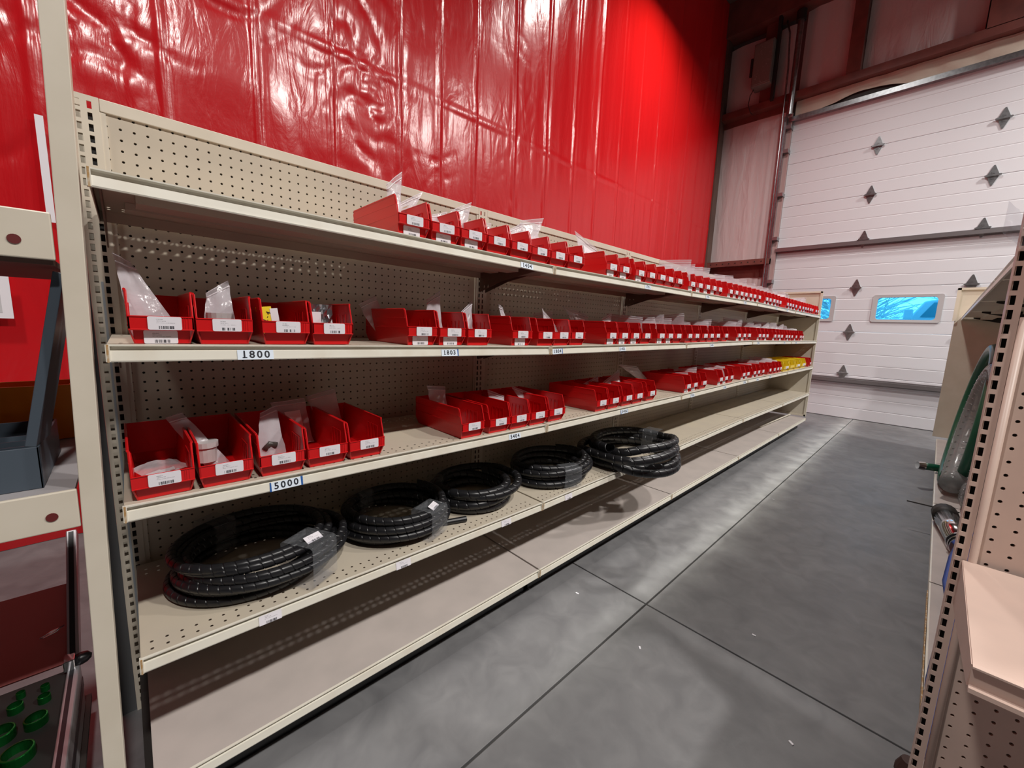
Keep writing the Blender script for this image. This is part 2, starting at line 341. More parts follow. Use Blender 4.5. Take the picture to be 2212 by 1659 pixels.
# electric box
eb = empty('electric_box', XW-6, 34.5, 186, label='grey electrical box high on the far wall beside the red tarp', cat='electric box')
mb = MB(); mb.box(-5, 3, -5.2, 5, 0, 23); part('enclosure', mb, boxm, eb, bevel=.25)
mb = MB(); mb.box(-5.5, -5, -4.8, 4.6, .7, 22.2, boxm); part('cover', mb, boxm, eb, bevel=.15)
mb = MB(); mb.box(-5.3, -4.2, 5, 6.3, 6, 16, dark); part('switch_handle', mb, dark, eb, bevel=.2)
mb = MB(); mb.box(-2, 1, -6.6, -5.2, -9, 38, dark); part('wire_duct', mb, dark, eb)
mb = MB(); mb.tube([(-2, 4, .2), (-2.5, 5.5, -3), (-2.5, 6, -8), (-2, 4.5, -12.5), (0, 4, -13)], .22, 6, dark); part('cable', mb, dark, eb, smooth=True)

# ------------------------------------------------------------------ overhead door
dr = empty('door_1', XW, 0, FZ, kind='structure')
WINS = [(-13.6, 11.4), (-55.5, -30.5), (-97.4, -72.4), (-139.3, -114.3)]
ribs = [0, .35, 5.8, 6.05, 11.8, 12.05, 17.9, 18.15, 23.7, 24.0]
for p in range(7):
    z0 = p*24.0+.15; z1 = z0+23.93
    mb = MB(); prof = [(0, z0)]
    for q in (6, 12, 18): prof += [(0, z0+q-.3), (.09, z0+q-.12), (.09, z0+q), (0, z0+q+.3)]
    prof += [(0, z1-.25), (.15, z1), (2, z1), (2, z0), (.15, z0)]
    prof[0] = (0, z0+.25)
    if p != 2: 
        def ext(a, b, pr): mb.extrude([(x, z) for x, z in pr], 'y', a, b, doorm)
        ext(DY0, DY1, prof)
    else:
        wz0, wz1 = 51.6+Z0, 63.6+Z0
        ys_ = [DY0]
        for a, b in sorted(WINS): ys_ += [a+1.2, b-1.2]
        ys_.append(DY1)
        for k in range(0, len(ys_), 2): mb.extrude(prof, 'y', ys_[k], ys_[k+1], doorm)
        for a, b in WINS:
            mb.box(0, 2, a+1.2, b-1.2, z0, wz0, doorm); mb.box(0, 2, a+1.2, b-1.2, wz1, z1, doorm)
    part('door_panel', mb, doorm, dr)
def rring(y0, y1, z0, z1, r, n=5):
    out = []
    for cx, cy, a0 in ((y1-r, z1-r, 0), (y0+r, z1-r, 90), (y0+r, z0+r, 180), (y1-r, z0+r, 270)):
        for k in range(n): a = radians(a0+90*k/(n-1)); out.append((cx+r*cos(a), cy+r*sin(a)))
    return out
for a, b in WINS:
    o_ = rring(a-.6, b+.6, 50.6+Z0, 64.7+Z0, 1.0); i_ = rring(a+1.4, b-1.4, 51.9+Z0, 63.3+Z0, 1.4)
    mb = MB(); L = len(o_)
    for xx, ring in ((-.5, None),): 
        mb.grid(4, L, lambda i, j: [(.1, *o_[j]), (-.55, *o_[j]), (-.45, *i_[j]), (2.0, *i_[j])][i], gray_fr, closev=True)
    fr = part('window_frame', mb, gray_fr, dr)
    mb = MB(); mb.box(1.0, 1.15, a+1, b-1, 51.5+Z0, 63.8+Z0, pane_m); part('window_pane', mb, pane_m, fr)
def hinge_mesh():
    mb = MB()
    for s in (1, -1):
        mb.extrude([(-1.9, .25*s), (1.9, .25*s), (1.2, 2.0*s), (.25, 4.4*s), (-.25, 4.4*s), (-1.2, 2.0*s)], 'x', -.22, -.02, galv)
        mb.box(-.4, -.2, -.5, .5, s*1.2-.4, s*1.2+.4, galv)
    mb.box(-1.1, -.2, -2.3, 2.3, -.45, .3, galv); mb.tube([(-.7, -2.6, 0), (-.7, 2.6, 0)], .35, 8, strut_m)
    # swap plane: extrude along x uses (y,z)
    return mb.mesh('hinge')
hm = hinge_mesh()
for zz in (24, 48, 72, 96, 120, 144):
    for yy in (-22, -64, -106, -148):
        o = link('hinge', hm, dr, Vector((-.15, yy, zz+1.3 if zz in (24, 96) else zz))*IN)
for zz in (21.3, 95.3):
    mb = MB(); mb.extrude([(0, zz-1.6), (-.3, zz-1.6), (-.3, zz-.9), (-2.6, zz-.9), (-2.6, zz+.9), (-.3, zz+.9), (-.3, zz+1.6), (0, zz+1.6)], 'y', DY0, DY1+.5, strut_m); part('strut', mb, strut_m, dr)
mb = MB(); mb.extrude([(-.2, 167.2), (-2.8, 167.2), (-2.8, 169.6), (-1, 170.2), (-.2, 170.2)], 'y', DY0, DY1+1.5, galv); part('top_rail', mb, galv, dr)
mb = MB(); mb.box(0, 2.2, DY0, DY1, -.0, .14, black); part('bottom_seal', mb, black, dr)
# canvas flap sagging above the door
mb = MB()
def flap(i, j):
    y = DY1-1-(88*i/60); s = sin(pi*i/60*2)**2; z = 170.6+Z0-3.2 + (1-j/5)*(7.2-3.4*s*(j == 0)) ; zt = 177.3 if j == 0 else z
    lowz = 169.6+3.2*max(0, sin((i-6)*.105))**2 + .5*noise.noise(Vector((i/5, 0, 2))); z = lowz+(177.4-lowz)*(1-j/5)
    return (-2.2-.7*noise.noise(Vector((i/4, j/3, 1))), y, z)
mb.grid(61, 6, flap, canvas); part('canvas_flap', mb, canvas, wf, smooth=True)
mb = MB(); mb.box(-1.2, 3, DY0, DY1, 168.5, 177.6, dark); part('header_gap_shade', mb, dark, wf)  # solid dark box stands in for the shade in the gap

# ------------------------------------------------------------------ outdoors, seen through the door panes
mb = MB(); mb.box(XW+5, XW+1500, -900, 900, -3, 0, snow); link('floor_outside', mb.mesh('outside'), None, W(0, 0, FZ))['kind'] = 'structure'
tk = empty('pickup_truck', 345, 0, FZ, label='pale pickup truck parked outside, seen through the middle door window', cat='truck')
mb = MB(); mb.extrude([(10, 16), (10, 50), (-12, 57.2), (-42, 57.8), (-48, 68), (-56, 69.5), (-112, 69.5), (-122, 46), (-200, 46), (-200, 16)], 'x', 0, 74, carb); part('cab_body', mb, carb, tk, bevel=1)
mb = MB(); mb.extrude([(-47, 58.5), (-52, 67), (-78, 67.2), (-78, 58.5)], 'x', -.6, .5, carg); part('side_glass', mb, carg, tk)
mb = MB(); mb.extrude([(-81, 58.5), (-81, 67.2), (-108, 67), (-112, 58.5)], 'x', -.6, .5, carg); part('side_glass', mb, carg, tk)
for y in (-18, -165):
    mb = MB(); mb.cyl((-1, y, 15), (9, y, 15), 15, 24, black); part('wheel', mb, black, tk)
mb = MB(); mb.box(-7, -1, -44, -40, 57, 63, carb); part('mirror', mb, carb, tk, bevel=.6)
random.seed(4)
for ti, (tx_, ty_, lab) in enumerate([(620, 30, 'bare frosty tree outside behind the left door window'), (700, -110, 'bare frosty tree outside, seen in the left half of the middle door window'), (660, -260, 'bare frosty tree outside to the right of the parked truck')]):
    mb = MB(); mb.tube([(0, 0, 0), (3, 2, 60), (0, 5, 130)], lambda i: (9, 6, 4)[i], 7, bark)
    for k in range(240):
        a = random.uniform(0, 2*pi); h = random.uniform(35, 150); L_ = random.uniform(40, 110)
        p0 = Vector((0, 0, h)); d = Vector((cos(a), sin(a), random.uniform(.0, .7))).normalized()
        p1 = p0+d*L_*.5+Vector((0, 0, random.uniform(-4, 8))); p2 = p0+d*L_+Vector((0, 0, random.uniform(0, 20)))
        mb.tube([p0, p1, p2], lambda i: (1.6, .9, .3)[i], 3, bark, caps=False)
        for q in range(2):
            e = p1+Vector((random.uniform(-30, 30), random.uniform(-30, 30), random.uniform(0, 26))); mb.tube([p1, e], lambda i: (.7, .2)[i], 3, bark, caps=False)
    top('bare_tree', mb, bark, tx_, ty_, FZ, label=lab, cat='tree')

# ------------------------------------------------------------------ ceiling lamps
hood_m = mat('lamp_hood', (.5, .5, .5), .4, metal=.8); lens_m = mat('lamp_lens', (1, 1, 1), .5, emit=((1, .95, .88), 30))
def lamp(x, y, z, w, lab, spread=158):
    t = empty('high_bay_lamp', x, y, z, label=lab, cat='lamp', group='high bay ceiling lamps')
    mb = MB(); mb.tube([(0, 0, 1.2), (0, 0, 2.2), (0, 0, 6.0)], lambda i: (8.5, 8, 3)[i], 24, hood_m, caps=True); part('hood', mb, hood_m, t)
    mb = MB(); mb.cyl((0, 0, 6), (0, 0, HZ-z-.05), .25, 8, hood_m); part('hanger_rod', mb, hood_m, t)
    ld = bpy.data.lights.new('lamp_light', 'AREA'); ld.shape = 'DISK'; ld.size = 13*IN; ld.spread = radians(spread); ld.energy = w; ld.color = (1, .96, .91)
    lo = bpy.data.objects.new('lamp_light', ld); C.objects.link(lo); lo.parent = t; lo.location = (0, 0, .9*IN)
for i, (x, y) in enumerate(LAMPS): lamp(x, y, LAMP_Z, LAMP_W, 'round high bay lamp behind the camera, %s of its row from the left' % ORD[i+1])
lamp(*AISLE_LAMP, 'round high bay lamp over the far end of the aisle', spread=125)
lamp(*NEAR_LAMP, 'round high bay lamp above the left rack, out of view', spread=140)
lamp(*BACK_LAMP, 'round lamp glowing through the upper right of the red tarp')

# ------------------------------------------------------------------ pegboard panel and slotted upright meshes
def pegboard(nx_, rows, x_off, z_top, wdt, ztop, zbot, m=cream_in):
    """holes at 1 inch pitch; returns mesh builder in the XZ plane, front at y=0"""
    mb = MB(); k = mb.mid(m); r = .125; n = 8
    ring = [(r*cos(2*pi*q/n+pi/8), r*sin(2*pi*q/n+pi/8)) for q in range(n)]
    sq = [(.5, .25), (.25, .5), (-.25, .5), (-.5, .25), (-.5, -.25), (-.25, -.5), (.25, -.5), (.5, -.25)]
    sq = [(.5, .21), (.21, .5), (-.21, .5), (-.5, .21), (-.5, -.21), (-.21, -.5), (.21, -.5), (.5, -.21)]
    cor = [(0, 1, (.5, .5)), (2, 3, (-.5, .5)), (4, 5, (-.5, -.5)), (6, 7, (.5, -.5))]
    for i in range(nx_):
        for j in range(rows):
            cx = x_off+i; cz = z_top-j; b = len(mb.v)
            mb.v += [(cx+x, 0, cz+z) for x, z in ring]+[(cx+x, 0, cz+z) for x, z in sq]+[(cx+x, .3, cz+z) for x, z in ring]
            for q in range(n):
                w = (q+1) % n
                mb.f.append((b+q, b+w, b+8+w, b+8+q)); mb.f.append((b+q, b+16+q, b+16+w, b+w)); mb.mi += [k, k]
            for a_, b_, c_ in cor:
                mb.v.append((cx+c_[0], 0, cz+c_[1])); mb.f.append((b+8+a_, b+8+b_, len(mb.v)-1)); mb.mi.append(k)
    xl, xr = x_off-.5, x_off+nx_-.5; zt, zb = z_top+.5, z_top-rows+.5
    for (a, b2, c, d) in ((0, xl, zbot, ztop), (xr, wdt, zbot, ztop), (xl, xr, zt, ztop), (xl, xr, zbot, zb)):
        mb.face([(a, 0, c), (b2, 0, c), (b2, 0, d), (a, 0, d)], m)
    mb.box(0, wdt, .3, .36, zbot, ztop, dark)  # dark backing sheet paints the shade seen through the holes
    return mb
peg_me = pegboard(45, 60, .29, -.91, 46.0, 0, -60.2).mesh('back_panel')     # local x=0 is 1 inch right of the upright centre
def upright_mesh(h, wl, wr, slots, m, depth=1.5, start=.9):
    """front plate at y=0 with slot columns given by x centres"""
    mb = MB(); sw = .16
    xsn = [-wl]
    for s in slots: xsn += [s-sw, s+sw]
    xsn.append(wr)
    for k in range(0, len(xsn), 2): mb.box(xsn[k], xsn[k+1], 0, .12, 0, h, m)
    nrow = int(h-start)
    for s in slots:
        mb.box(s-sw, s+sw, 0, .12, 0, start-.02, m)
        for q in range(nrow): mb.box(s-sw, s+sw, 0, .12, start+q+.66, start+q+1.0, m)
        mb.box(s-sw, s+sw, 0, .12, start+nrow, h, m) if h-start-nrow > .05 else None
    if len(slots) > 1: mb.box(-wl+.12, -.1, .9, 1.0, 0, h, m)
    mb.box(slots[-1]-.35 if len(slots) > 1 else -wl+.12, wr-.12, 1.05, 1.12, 0, h-1, dark)  # added dark sheet stands in for the shade behind the slots
    mb.box(-wl, -wl+.12, .12, depth, 0, h, m); mb.box(wr-.12, wr, .12, depth, 0, h, m)
    return mb
# ------------------------------------------------------------------ long gondola on the left of the aisle
ZT = 61.9
gon = empty('shelving_gondola', 0, 0, FZ, label='long cream pegboard gondola frame with slotted uprights along the left of the aisle', cat='shelving')
H = ZT+Z0
um = upright_mesh(H, 1.0, .95, [-.5, .28], cream).mesh('upright')
for k in range(6): link('upright', um, gon, Vector((48*k, .02, 0))*IN)
mb = MB(); mb.box(-2.3, -1.02, .25, .35, 0, 56, mat('side_cover', (.10, .105, .11), .45)); part('side_cover', mb, None, gon)
mb = MB(); mb.box(-.2, -.02, -.12, .01, 0, 48, mat('blue_grey_strip', (.34, .38, .42), .4)); part('edge_strip', mb, None, gon)
for k in range(5):
    link('back_panel', peg_me, gon, Vector((48*k+1, 0.25, H-.35))*IN)
    mb = MB(); mb.box(48*k+.97, 48*(k+1)-1.02, 0.02, 1.4, H-1.15, H, cream); part('top_cap', mb, cream, gon, bevel=.06)
    for xe in (48*k+.95, 48*(k+1)-1.4): mb = MB(); mb.box(xe, xe+.4, .1, .3, 0, H-1.2, cream); part('panel_edge_strip', mb, cream, gon)
    mb = MB(); mb.box(48*k+1.1, 48*(k+1)-1.1, 1.1, 1.3, 1, H-.3, cream); part('rear_panel', mb, cream, gon)
for k in range(6):
    x = 48*k; mb = MB(); mb.extrude([(0, 0), (-14, 0), (-14, 1.2), (-3, 4.2), (0, 4.6)], 'x', x-.5, x+.5, dark); part('base_bracket', mb, dark, gon)
mb = MB(); mb.box(.4, 239, -14.0, -13.8, 0, 4.2, black); part('kick_plate', mb, black, gon)
mb = MB(); mb.box(239.9, 240.7, -16.8, .9, 2.9+Z0, 62.9+Z0, cream); part('end_panel', mb, cream, gon, bevel=.05)
mb = MB(); mb.box(239.4, 240.0, -16.85, -15.9, 2.9+Z0, 62.9+Z0, cream); mb.box(239.4, 240, -16.8, .9, 62.1+Z0, 62.95+Z0, cream); mb.box(239.4, 240, -16.8, .9, 2.9+Z0, 3.8+Z0, cream); part('end_panel_rim', mb, cream, gon, bevel=.05)
mb = MB(); mb.tube([(196, -9, 2.7+Z0), (239.3, -10.5, 2.9+Z0)], .3, 8, mat('pole', (.7, .66, .55), .4)); 
top('loose_rod', mb, None, 0, 0, FZ, label='thin pale rod lying at the back of the lowest deck near the end panel', cat='rod')

# shelf: deck with perforated strips, rolled front lip
def shelf_mesh(L=47.6, D=16.6, holes=True, m_deck=cream_in, m_lip=lip_m):
    mb = MB(); x0, x1 = .2, .2+L; n = 8; r = .13
    def strip(yc, k):
        kk = mb.mid(m_deck); ring = [(r*cos(2*pi*q/n+pi/8), r*sin(2*pi*q/n+pi/8)) for q in range(n)]
        sq = [(.5, .21), (.21, .5), (-.21, .5), (-.5, .21), (-.5, -.21), (-.21, -.5), (.21, -.5), (.5, -.21)]
        for i in range(46):
            cx = .9+i; b = len(mb.v); mb.v += [(cx+x, yc+y, -.0) for x, y in ring]+[(cx+x, yc+y, -.0) for x, y in sq]
            for q in range(n): w = (q+1) % n; mb.f.append((b+q, b+8+q, b+8+w, b+w)); mb.mi.append(kk)
            for a_, b_, c_ in ((0, 1, (.5, .5)), (2, 3, (-.5, .5)), (4, 5, (-.5, -.5)), (6, 7, (.5, -.5))):
                mb.v.append((cx+c_[0], yc+c_[1], 0)); mb.f.append((b+8+a_, len(mb.v)-1, b+8+b_)); mb.mi.append(kk)
        mb.face([(x0, yc-.5, 0), (.4, yc-.5, 0), (.4, yc+.5, 0), (x0, yc+.5, 0)], m_deck)
        mb.face([(46.4, yc-.5, 0), (x1, yc-.5, 0), (x1, yc+.5, 0), (46.4, yc+.5, 0)], m_deck)
    if holes:
        for yc in (-15.9, -14.9, -2.6, -1.6): strip(yc, 0)
        for a, b in ((-D, -16.4), (-14.4, -3.1), (-1.1, -.15)): mb.face([(x0, a, 0), (x1, a, 0), (x1, b, 0), (x0, b, 0)], m_deck)
    else: mb.face([(x0, -D, 0), (x1, -D, 0), (x1, -.15, 0), (x0, -.15, 0)], m_deck)
    P = [(-D, 0), (-D-.22, -.02), (-D-.22, -.12), (-D+.12, -.2), (-D+.12, -.42), (-D-.12, -.5), (-D-.26, -1.18), (-D-.22, -1.28), (-D-.02, -1.28), (-D-.02, -1.14), (-D-.14, -1.16)]
    mats_ = [m_lip]*10
    k1 = mb.mid(m_lip)
    for q in range(len(P)-1):
        mb.face([(x0, *P[q]), (x0, *P[q+1]), (x1, *P[q+1]), (x1, *P[q])], m_lip)
    for e in (x0, x1):                                   # side flanges and lip end caps
        mb.box(e-.03, e+.03, -D+.1, -.2, -1.1, -.01, m_deck)
        mb.box(e-.12, e+.12, -D-.28, -D+.15, -1.26, -.03, m_lip)
        mb.box(e-.06, e+.06, -D-.3, -D-.2, -1.3, -.02, rust)
    mb.box(x0, x1, -.22, -.15, -1.0, 0, m_deck)
    return mb.mesh('deck')
deck_me = shelf_mesh(); base_me = shelf_mesh(D=16.6, holes=False, m_deck=pink_cast)
def stiff(): 
    mb = MB(); mb.extrude([(-11.6, 0), (-11.6, -.85), (-9.0, -.85), (-9.0, 0)], 'x', 2.6, 45.6, cream_in); mb.extrude([(-6.6, 0), (-6.6, -.6), (-4.6, -.6), (-4.6, 0)], 'x', 2.0, 45.9, cream_in)
    for x in (8, 24, 40): mb.cyl((x, -13.2, -.02), (x, -13.2, -.06), .18, 8, dark)
    return mb.mesh('stiffener')
stiff_me = stiff()
mbk = MB(); mbk.extrude([(-.1, -.05), (-14.6, -.05), (-14.6, -.5), (-6, -1.75), (-.1, -3.4)], 'x', -.06, .06, dark); brk_me = mbk.mesh('bracket'); brk_me.materials.clear(); brk_me.materials.append(brkm)
ZS = {4: 51.53, 3: 39.64, 2: 27.42, 1: 14.44}
DZ = {0: 0.05, 1: -.52, 2: -.25, 3: .35, 4: .25, 5: .25}
def shelf_z(s, x):
    k = min(4, max(0, int(x//48))); t = (x-48*k)/48; return ZS[s]+DZ[k]*(1-t)+DZ[k+1]*t
lev = {4: 'top', 3: 'second', 2: 'third', 1: 'fourth'}
bayn = ['nearest bay at the left end', 'second bay from the left', 'middle bay', 'fourth bay from the left', 'farthest bay beside the end panel']
SH = {}
for s in (4, 3, 2, 1):
    for k in range(5):
        t = empty('metal_shelf', 48*k, -.2, ZS[s]+DZ[k], label='cream %s shelf of the long gondola, %s' % (lev[s], bayn[k]), cat='shelf', group=lev[s]+' row shelves')
        t.rotation_euler = (0, -math.atan2(DZ[k+1]-DZ[k], 48), 0)
        link('deck', deck_me, t); link('stiffener', stiff_me, t, Vector((0, 0, -.02))*IN)
        link('shelf_bracket', brk_me, t, Vector((.62, 0, 0))*IN); link('shelf_bracket', brk_me, t, Vector((47.38, 0, 0))*IN)
        SH[(s, k)] = t
for k in range(5):
    t = empty('base_shelf', 48*k, -.2, 2.15, label='wide cream base deck near the floor, %s' % bayn[k], cat='shelf', group='base decks')
    link('deck', base_me, t); SH[(0, k)] = t

# ------------------------------------------------------------------ lettering
def text_mesh(s, size, bold=.02):
    V = []; F = []; adv = .66*size; n = len(s)
    for i, ch in enumerate(s):
        cu = bpy.data.curves.new('txt', 'FONT'); cu.body = ch; cu.size = size*IN; cu.align_x = 'CENTER'; cu.align_y = 'CENTER'; cu.offset = bold*IN; cu.extrude = .004*IN; cu.resolution_u = 3
        o = bpy.data.objects.new('txt', cu); C.objects.link(o); bpy.context.view_layer.update()
        me = bpy.data.meshes.new_from_object(o.evaluated_get(bpy.context.evaluated_depsgraph_get())); bpy.data.objects.remove(o)
        ox = (i-(n-1)/2)*adv*IN; k = len(V); V += [(v.co.x+ox, v.co.y, v.co.z) for v in me.vertices]; F += [tuple(k+j for j in p.vertices) for p in me.polygons]
        if ch == '1':                                # foot serif as printed on the tags
            lo = min(v.co.y for v in me.vertices); k = len(V); w = .2*size*IN; h = .085*size*IN; cx = ox+.03*size*IN
            V += [(cx-w, lo, .004*IN), (cx+w, lo, .004*IN), (cx+w, lo+h, .004*IN), (cx-w, lo+h, .004*IN)]; F.append((k, k+1, k+2, k+3))
        bpy.data.meshes.remove(me)
    out = bpy.data.meshes.new('lettering'); out.from_pydata(V, [], F); out.materials.append(inkm); return out
def shelf_tag(s, x, txt, w=2.2, h=.74, tape=None, tilt=0, tsz=.72):
    k = int(x//48); par = SH[(s, k)]
    mb = MB(); mb.box(-w/2, w/2, -.012, .012, -h/2, h/2, tagm); D = -16.6
    a = math.atan2(.14, .68)
    o = part('location_tag', mb, tagm, par, loc=(x-48*k, D-.24, -.84), rot=(-a, tilt, 0))
    if txt:
        me = text_mesh(txt, tsz); l = link('lettering', me, o, Vector((0, -.02, -.0))*IN, (pi/2, 0, 0))
    if tape:
        for sx in tape:
            mb = MB(); mb.extrude([(-.1, -h/2-.02), (.12, -h/2-.02), (.03 + .12*(sx > 0), h/2+.02), (-.06, h/2+.02)], 'y', .013, .03, bluet)
            part('blue_tape', mb, bluet, o, loc=(sx*(w/2+.05), -.01, 0))
shelf_tag(3, 9.3, '1800', 2.7, .82, tsz=.86); shelf_tag(3, 29.5, '1803', 2.3, .8, tape=(1,)); shelf_tag(3, 49.6, '1804', 2.2, .8, tape=(1,), tilt=-.03)
shelf_tag(2, 11.2, '5000', 2.5, .82, tape=(-1, 1), tilt=-.02, tsz=.84); shelf_tag(2, 41.1, '5404', 2.3, .78); shelf_tag(2, 70.7, '5406', 2.3, .78, tape=(-1, 1))
shelf_tag(4, 42.2, '1404', 2.4, .76, tilt=.03); shelf_tag(4, 75.9, '1701', 2.3, .8); shelf_tag(3, 68.3, '1401', 2.2, .8)
for s, x, t_ in ((4, 105.3, '1705'), (4, 132.9, '1709'), (4, 165.5, '1712'), (4, 180, '1714'), (3, 111.2, '1405'), (3, 150, '1408'), (3, 182, '1410'), (3, 200, '1412'), (2, 102.2, '7502'), (2, 124, '7505'), (2, 141, '7506'), (2, 154, '7508'), (2, 169, '7510')):
    shelf_tag(s, x, t_, 2.3, .8)
lab_small = MB(); lab_small.box(-.95, .95, -.012, .012, -.45, .45, labm); labs_me = lab_small.mesh('barcode_label')
for x in (9.3, 23.3, 40.0, 54.6):
    k = int(x//48); link('barcode_label', labs_me, SH[(1, k)], Vector((x-48*k, -16.83, -.82))*IN, (-.2, 0, 0))

# ------------------------------------------------------------------ plastic shelf bins
def bin_meshes(m, hscale=1.0):
    mb = MB(); L = 11.5; hw = 1.92; hb = 1.66; t = .11
    # outline ring (outer) at heights: build walls as closed thin solids
    def side(sx):
        prof = [(0, .0), (-.45+0, .0)]
        P = [(.55, 0), (.12, 1.0), (.0, 1.1), (.0, 2.05), (.18, 2.1), (.42, 3.0), (.62, 3.0+.0), (.78, 4.0), (L-.35, 4.0), (L-.05, 3.6), (L-.4, 0)]
        # bins taper: half width grows with height
        def hwz(z): return hb+(hw-hb)*min(1, z/1.0) if z < 1.0 else hw+.06*(z-1)/3
        n = len(mb.v); k = mb.mid(m); K = len(P)
        for o in (0, t):
            for (y, z) in P: mb.v.append((sx*(hwz(z)-o), y, z))
        mb.f.append(tuple(n+i for i in range(K))[::(1 if sx < 0 else -1)]); mb.f.append(tuple(n+K+i for i in range(K))[::(-1 if sx < 0 else 1)]); mb.mi += [k, k]
        for i in range(K):
            j = (i+1) % K; f = (n+i, n+j, n+K+j, n+K+i); mb.f.append(f if sx > 0 else f[::-1]); mb.mi.append(k)
        # rim bead and moulded ridges
        mb.tube([(sx*(hw+.02), .8, 4.0), (sx*(hw+.02), L-.3, 4.0)], .1, 6, m)
        mb.tube([(sx*(hw+.0), .66, 3.05), (sx*(hw+.0), L-.2, 3.05)], .07, 6, m)
        mb.tube([(sx*(hw-.02), .3, 1.95), (sx*(hw-.02), L-.3, 1.95)], .06, 6, m)
        mb.tube([(sx*(hw-.05), .76, 3.95), (sx*(hw-.05), .44, 3.02), (sx*(hw-.05), .2, 2.12), (sx*(hw-.05), .04, 2.05)], .07, 6, m)
        for y in (1.5, 2.3, 3.1, 3.9): mb.box(sx*(hw-.14)-.03, sx*(hw-.14)+.03, y-.03, y+.03, 1.1, 3.0, m)
        mb.box(sx*(hw-.14)-.03, sx*(hw-.14)+.03, 1.5, 3.9, 2.97, 3.03, m)
    side(1); side(-1)
    mb.box(-hw, hw, 0, t, 1.05, 2.05, m)                      # label band
    mb.face([(-hw, 0, 1.05), (hw, 0, 1.05), (hb, .55, 1.0), (-hb, .55, 1.0)], m)
    mb.face([(-hb-.02, .5, 1.05), (hb+.02, .5, 1.05), (hb, .55, 0), (-hb, .55, 0)], m)
    mb.face([(-hb, .62, 1.3), (hb, .62, 1.3), (hb, .65, .05), (-hb, .65, .05)], m); mb.box(-hw+.1, hw-.1, .05, .6, 1.1, 1.18, m)
    mb.box(-hb, hb, .55, L-.4, 0, .1, m)                        # floor
    mb.box(-hw+.02, hw-.02, L-.15, L-.03, 1.0, 4.0, m); mb.face([(-hw, L-.1, 1.0), (hw, L-.1, 1.0), (hb, L-.4, 0), (-hb, L-.4, 0)], m)
    mb.tube([(-hw, -.02, 2.05), (hw, -.02, 2.05)], .05, 6, m); mb.tube([(-hw, -.02, 1.07), (hw, -.02, 1.07)], .05, 6, m)
    for x in (1.3, 1.42, 1.6): mb.box(x-.02, x+.02, -.04, 0, 1.1, 2.0, m)
    return mb.mesh('bin_body')
bin_red = bin_meshes(redp); bin_yel = bin_meshes(yelp)
lb = MB(); o2 = rring(-1.0, 1.0, -.5, .5, .1, 3); lb.extrude(o2, 'y', -.03, 0, labm); lab_me = lb.mesh('barcode_label')
S3 = [(1.5, 5.1), (5.4, 9.2), (10.0, 13.8), (14.1, 17.9), (24.2, 27.9), (28.3, 32.2), (32.6, 36.3), (40.3, 44.1), (45.5, 49.3), (49.3, 53.1), (53.2, 57.2)]
S3 = [(a+b)/2 for a, b in S3]+[65.2, 69.3, 73.3, 77.6, 84.1, 88.2, 92.3, 98.1, 102.2, 107.1, 111.2, 115.3, 121.7, 132.3, 136.4, 140.9, 151.4, 155.5, 159.6, 169.2, 174.0, 178.4, 185.0, 189.1, 193.2, 200.5, 208.0, 212.1]
S4 = [24.9, 29.1, 33.1, 37.2, 41.3, 45.4, 49.5, 53.6, 63.7, 67.8, 73.5, 77.7, 81.8, 85.9, 90.0, 97.0, 101.1, 105.6, 109.7, 113.8, 121.6, 125.7, 129.8, 133.9, 138.0, 142.1, 146.2, 154.2, 158.3, 162.4, 166.5, 170.6, 180.5, 184.6, 188.9, 193.3, 199.9, 205.6, 209.7, 213.8, 218.8, 222.9, 231.0, 235.2]
S2 = [2.6, 6.75, 11.1, 15.2, 19.3, 33.7, 38.4, 42.5, 46.6, 50.9, 63.7, 67.8, 72.5, 76.6, 82.1, 100.0, 104.2, 109.9, 121.4, 125.5, 129.6, 140.6, 144.7, 151.1, 155.4, 160.5, 169.2, 174.2, 178.8, 183.0]
YEL = [191.9, 201.5, 211.0, 221.5]
low3 = {0, 4, 5, 7, 11, 12, 13, 15, 16, 24, 25, 27, 29, 30, 32, 34, 36, 38}; low4 = {0, 1, 2, 8, 9, 10, 15, 16, 17, 18, 20, 21, 22, 23, 24, 25, 26, 27, 28, 29, 30, 33, 34, 35, 36, 37, 38}; low2 = {15, 16, 18, 19, 21, 22, 23, 24}
random.seed(11)
BINROOT = {}
def place_bin(s, x, me, lab, grp, lower, yo=-16.75, haslab=True, sc=1.0):
    rz = random.uniform(-.02, .02)
    t = empty('shelf_bin', x, yo+random.uniform(-.05, .12), shelf_z(s, x)+.04, rz, label=lab, cat='bin', group=grp)
    link('bin_body', me, t)
    if haslab: link('barcode_label', lab_me, t, Vector((.1+random.uniform(-.08, .08), -.05, 1.57))*IN)
    if lower: link('barcode_label', lab_me, t, Vector((-.1, .47, .5))*IN)
    t.scale = (sc, 1, 1); return t
for s, arr, low, rown in ((3, S3, low3, 'second shelf'), (4, S4, low4, 'top shelf'), (2, S2, low2, 'third shelf')):
    for i, x in enumerate(arr):
        BINROOT[(s, i)] = place_bin(s, x, bin_red, 'red plastic bin on the %s, %s' % (rown, nth(i, len(arr))) + (' of red bins' if s == 2 else ''), 'red shelf bins on the '+rown, i in low)
for i, x in enumerate(YEL): place_bin(2, x, bin_yel, 'yellow plastic bin on the third shelf, %s of the four' % ['first', 'second', 'third', 'last'][i], 'yellow bins', False, haslab=(i != 1), sc=2.05)
place_bin(2, 234.6, bin_red, 'red bin on the third shelf beyond the yellow bins against the end panel', 'red shelf bins on the third shelf', False)

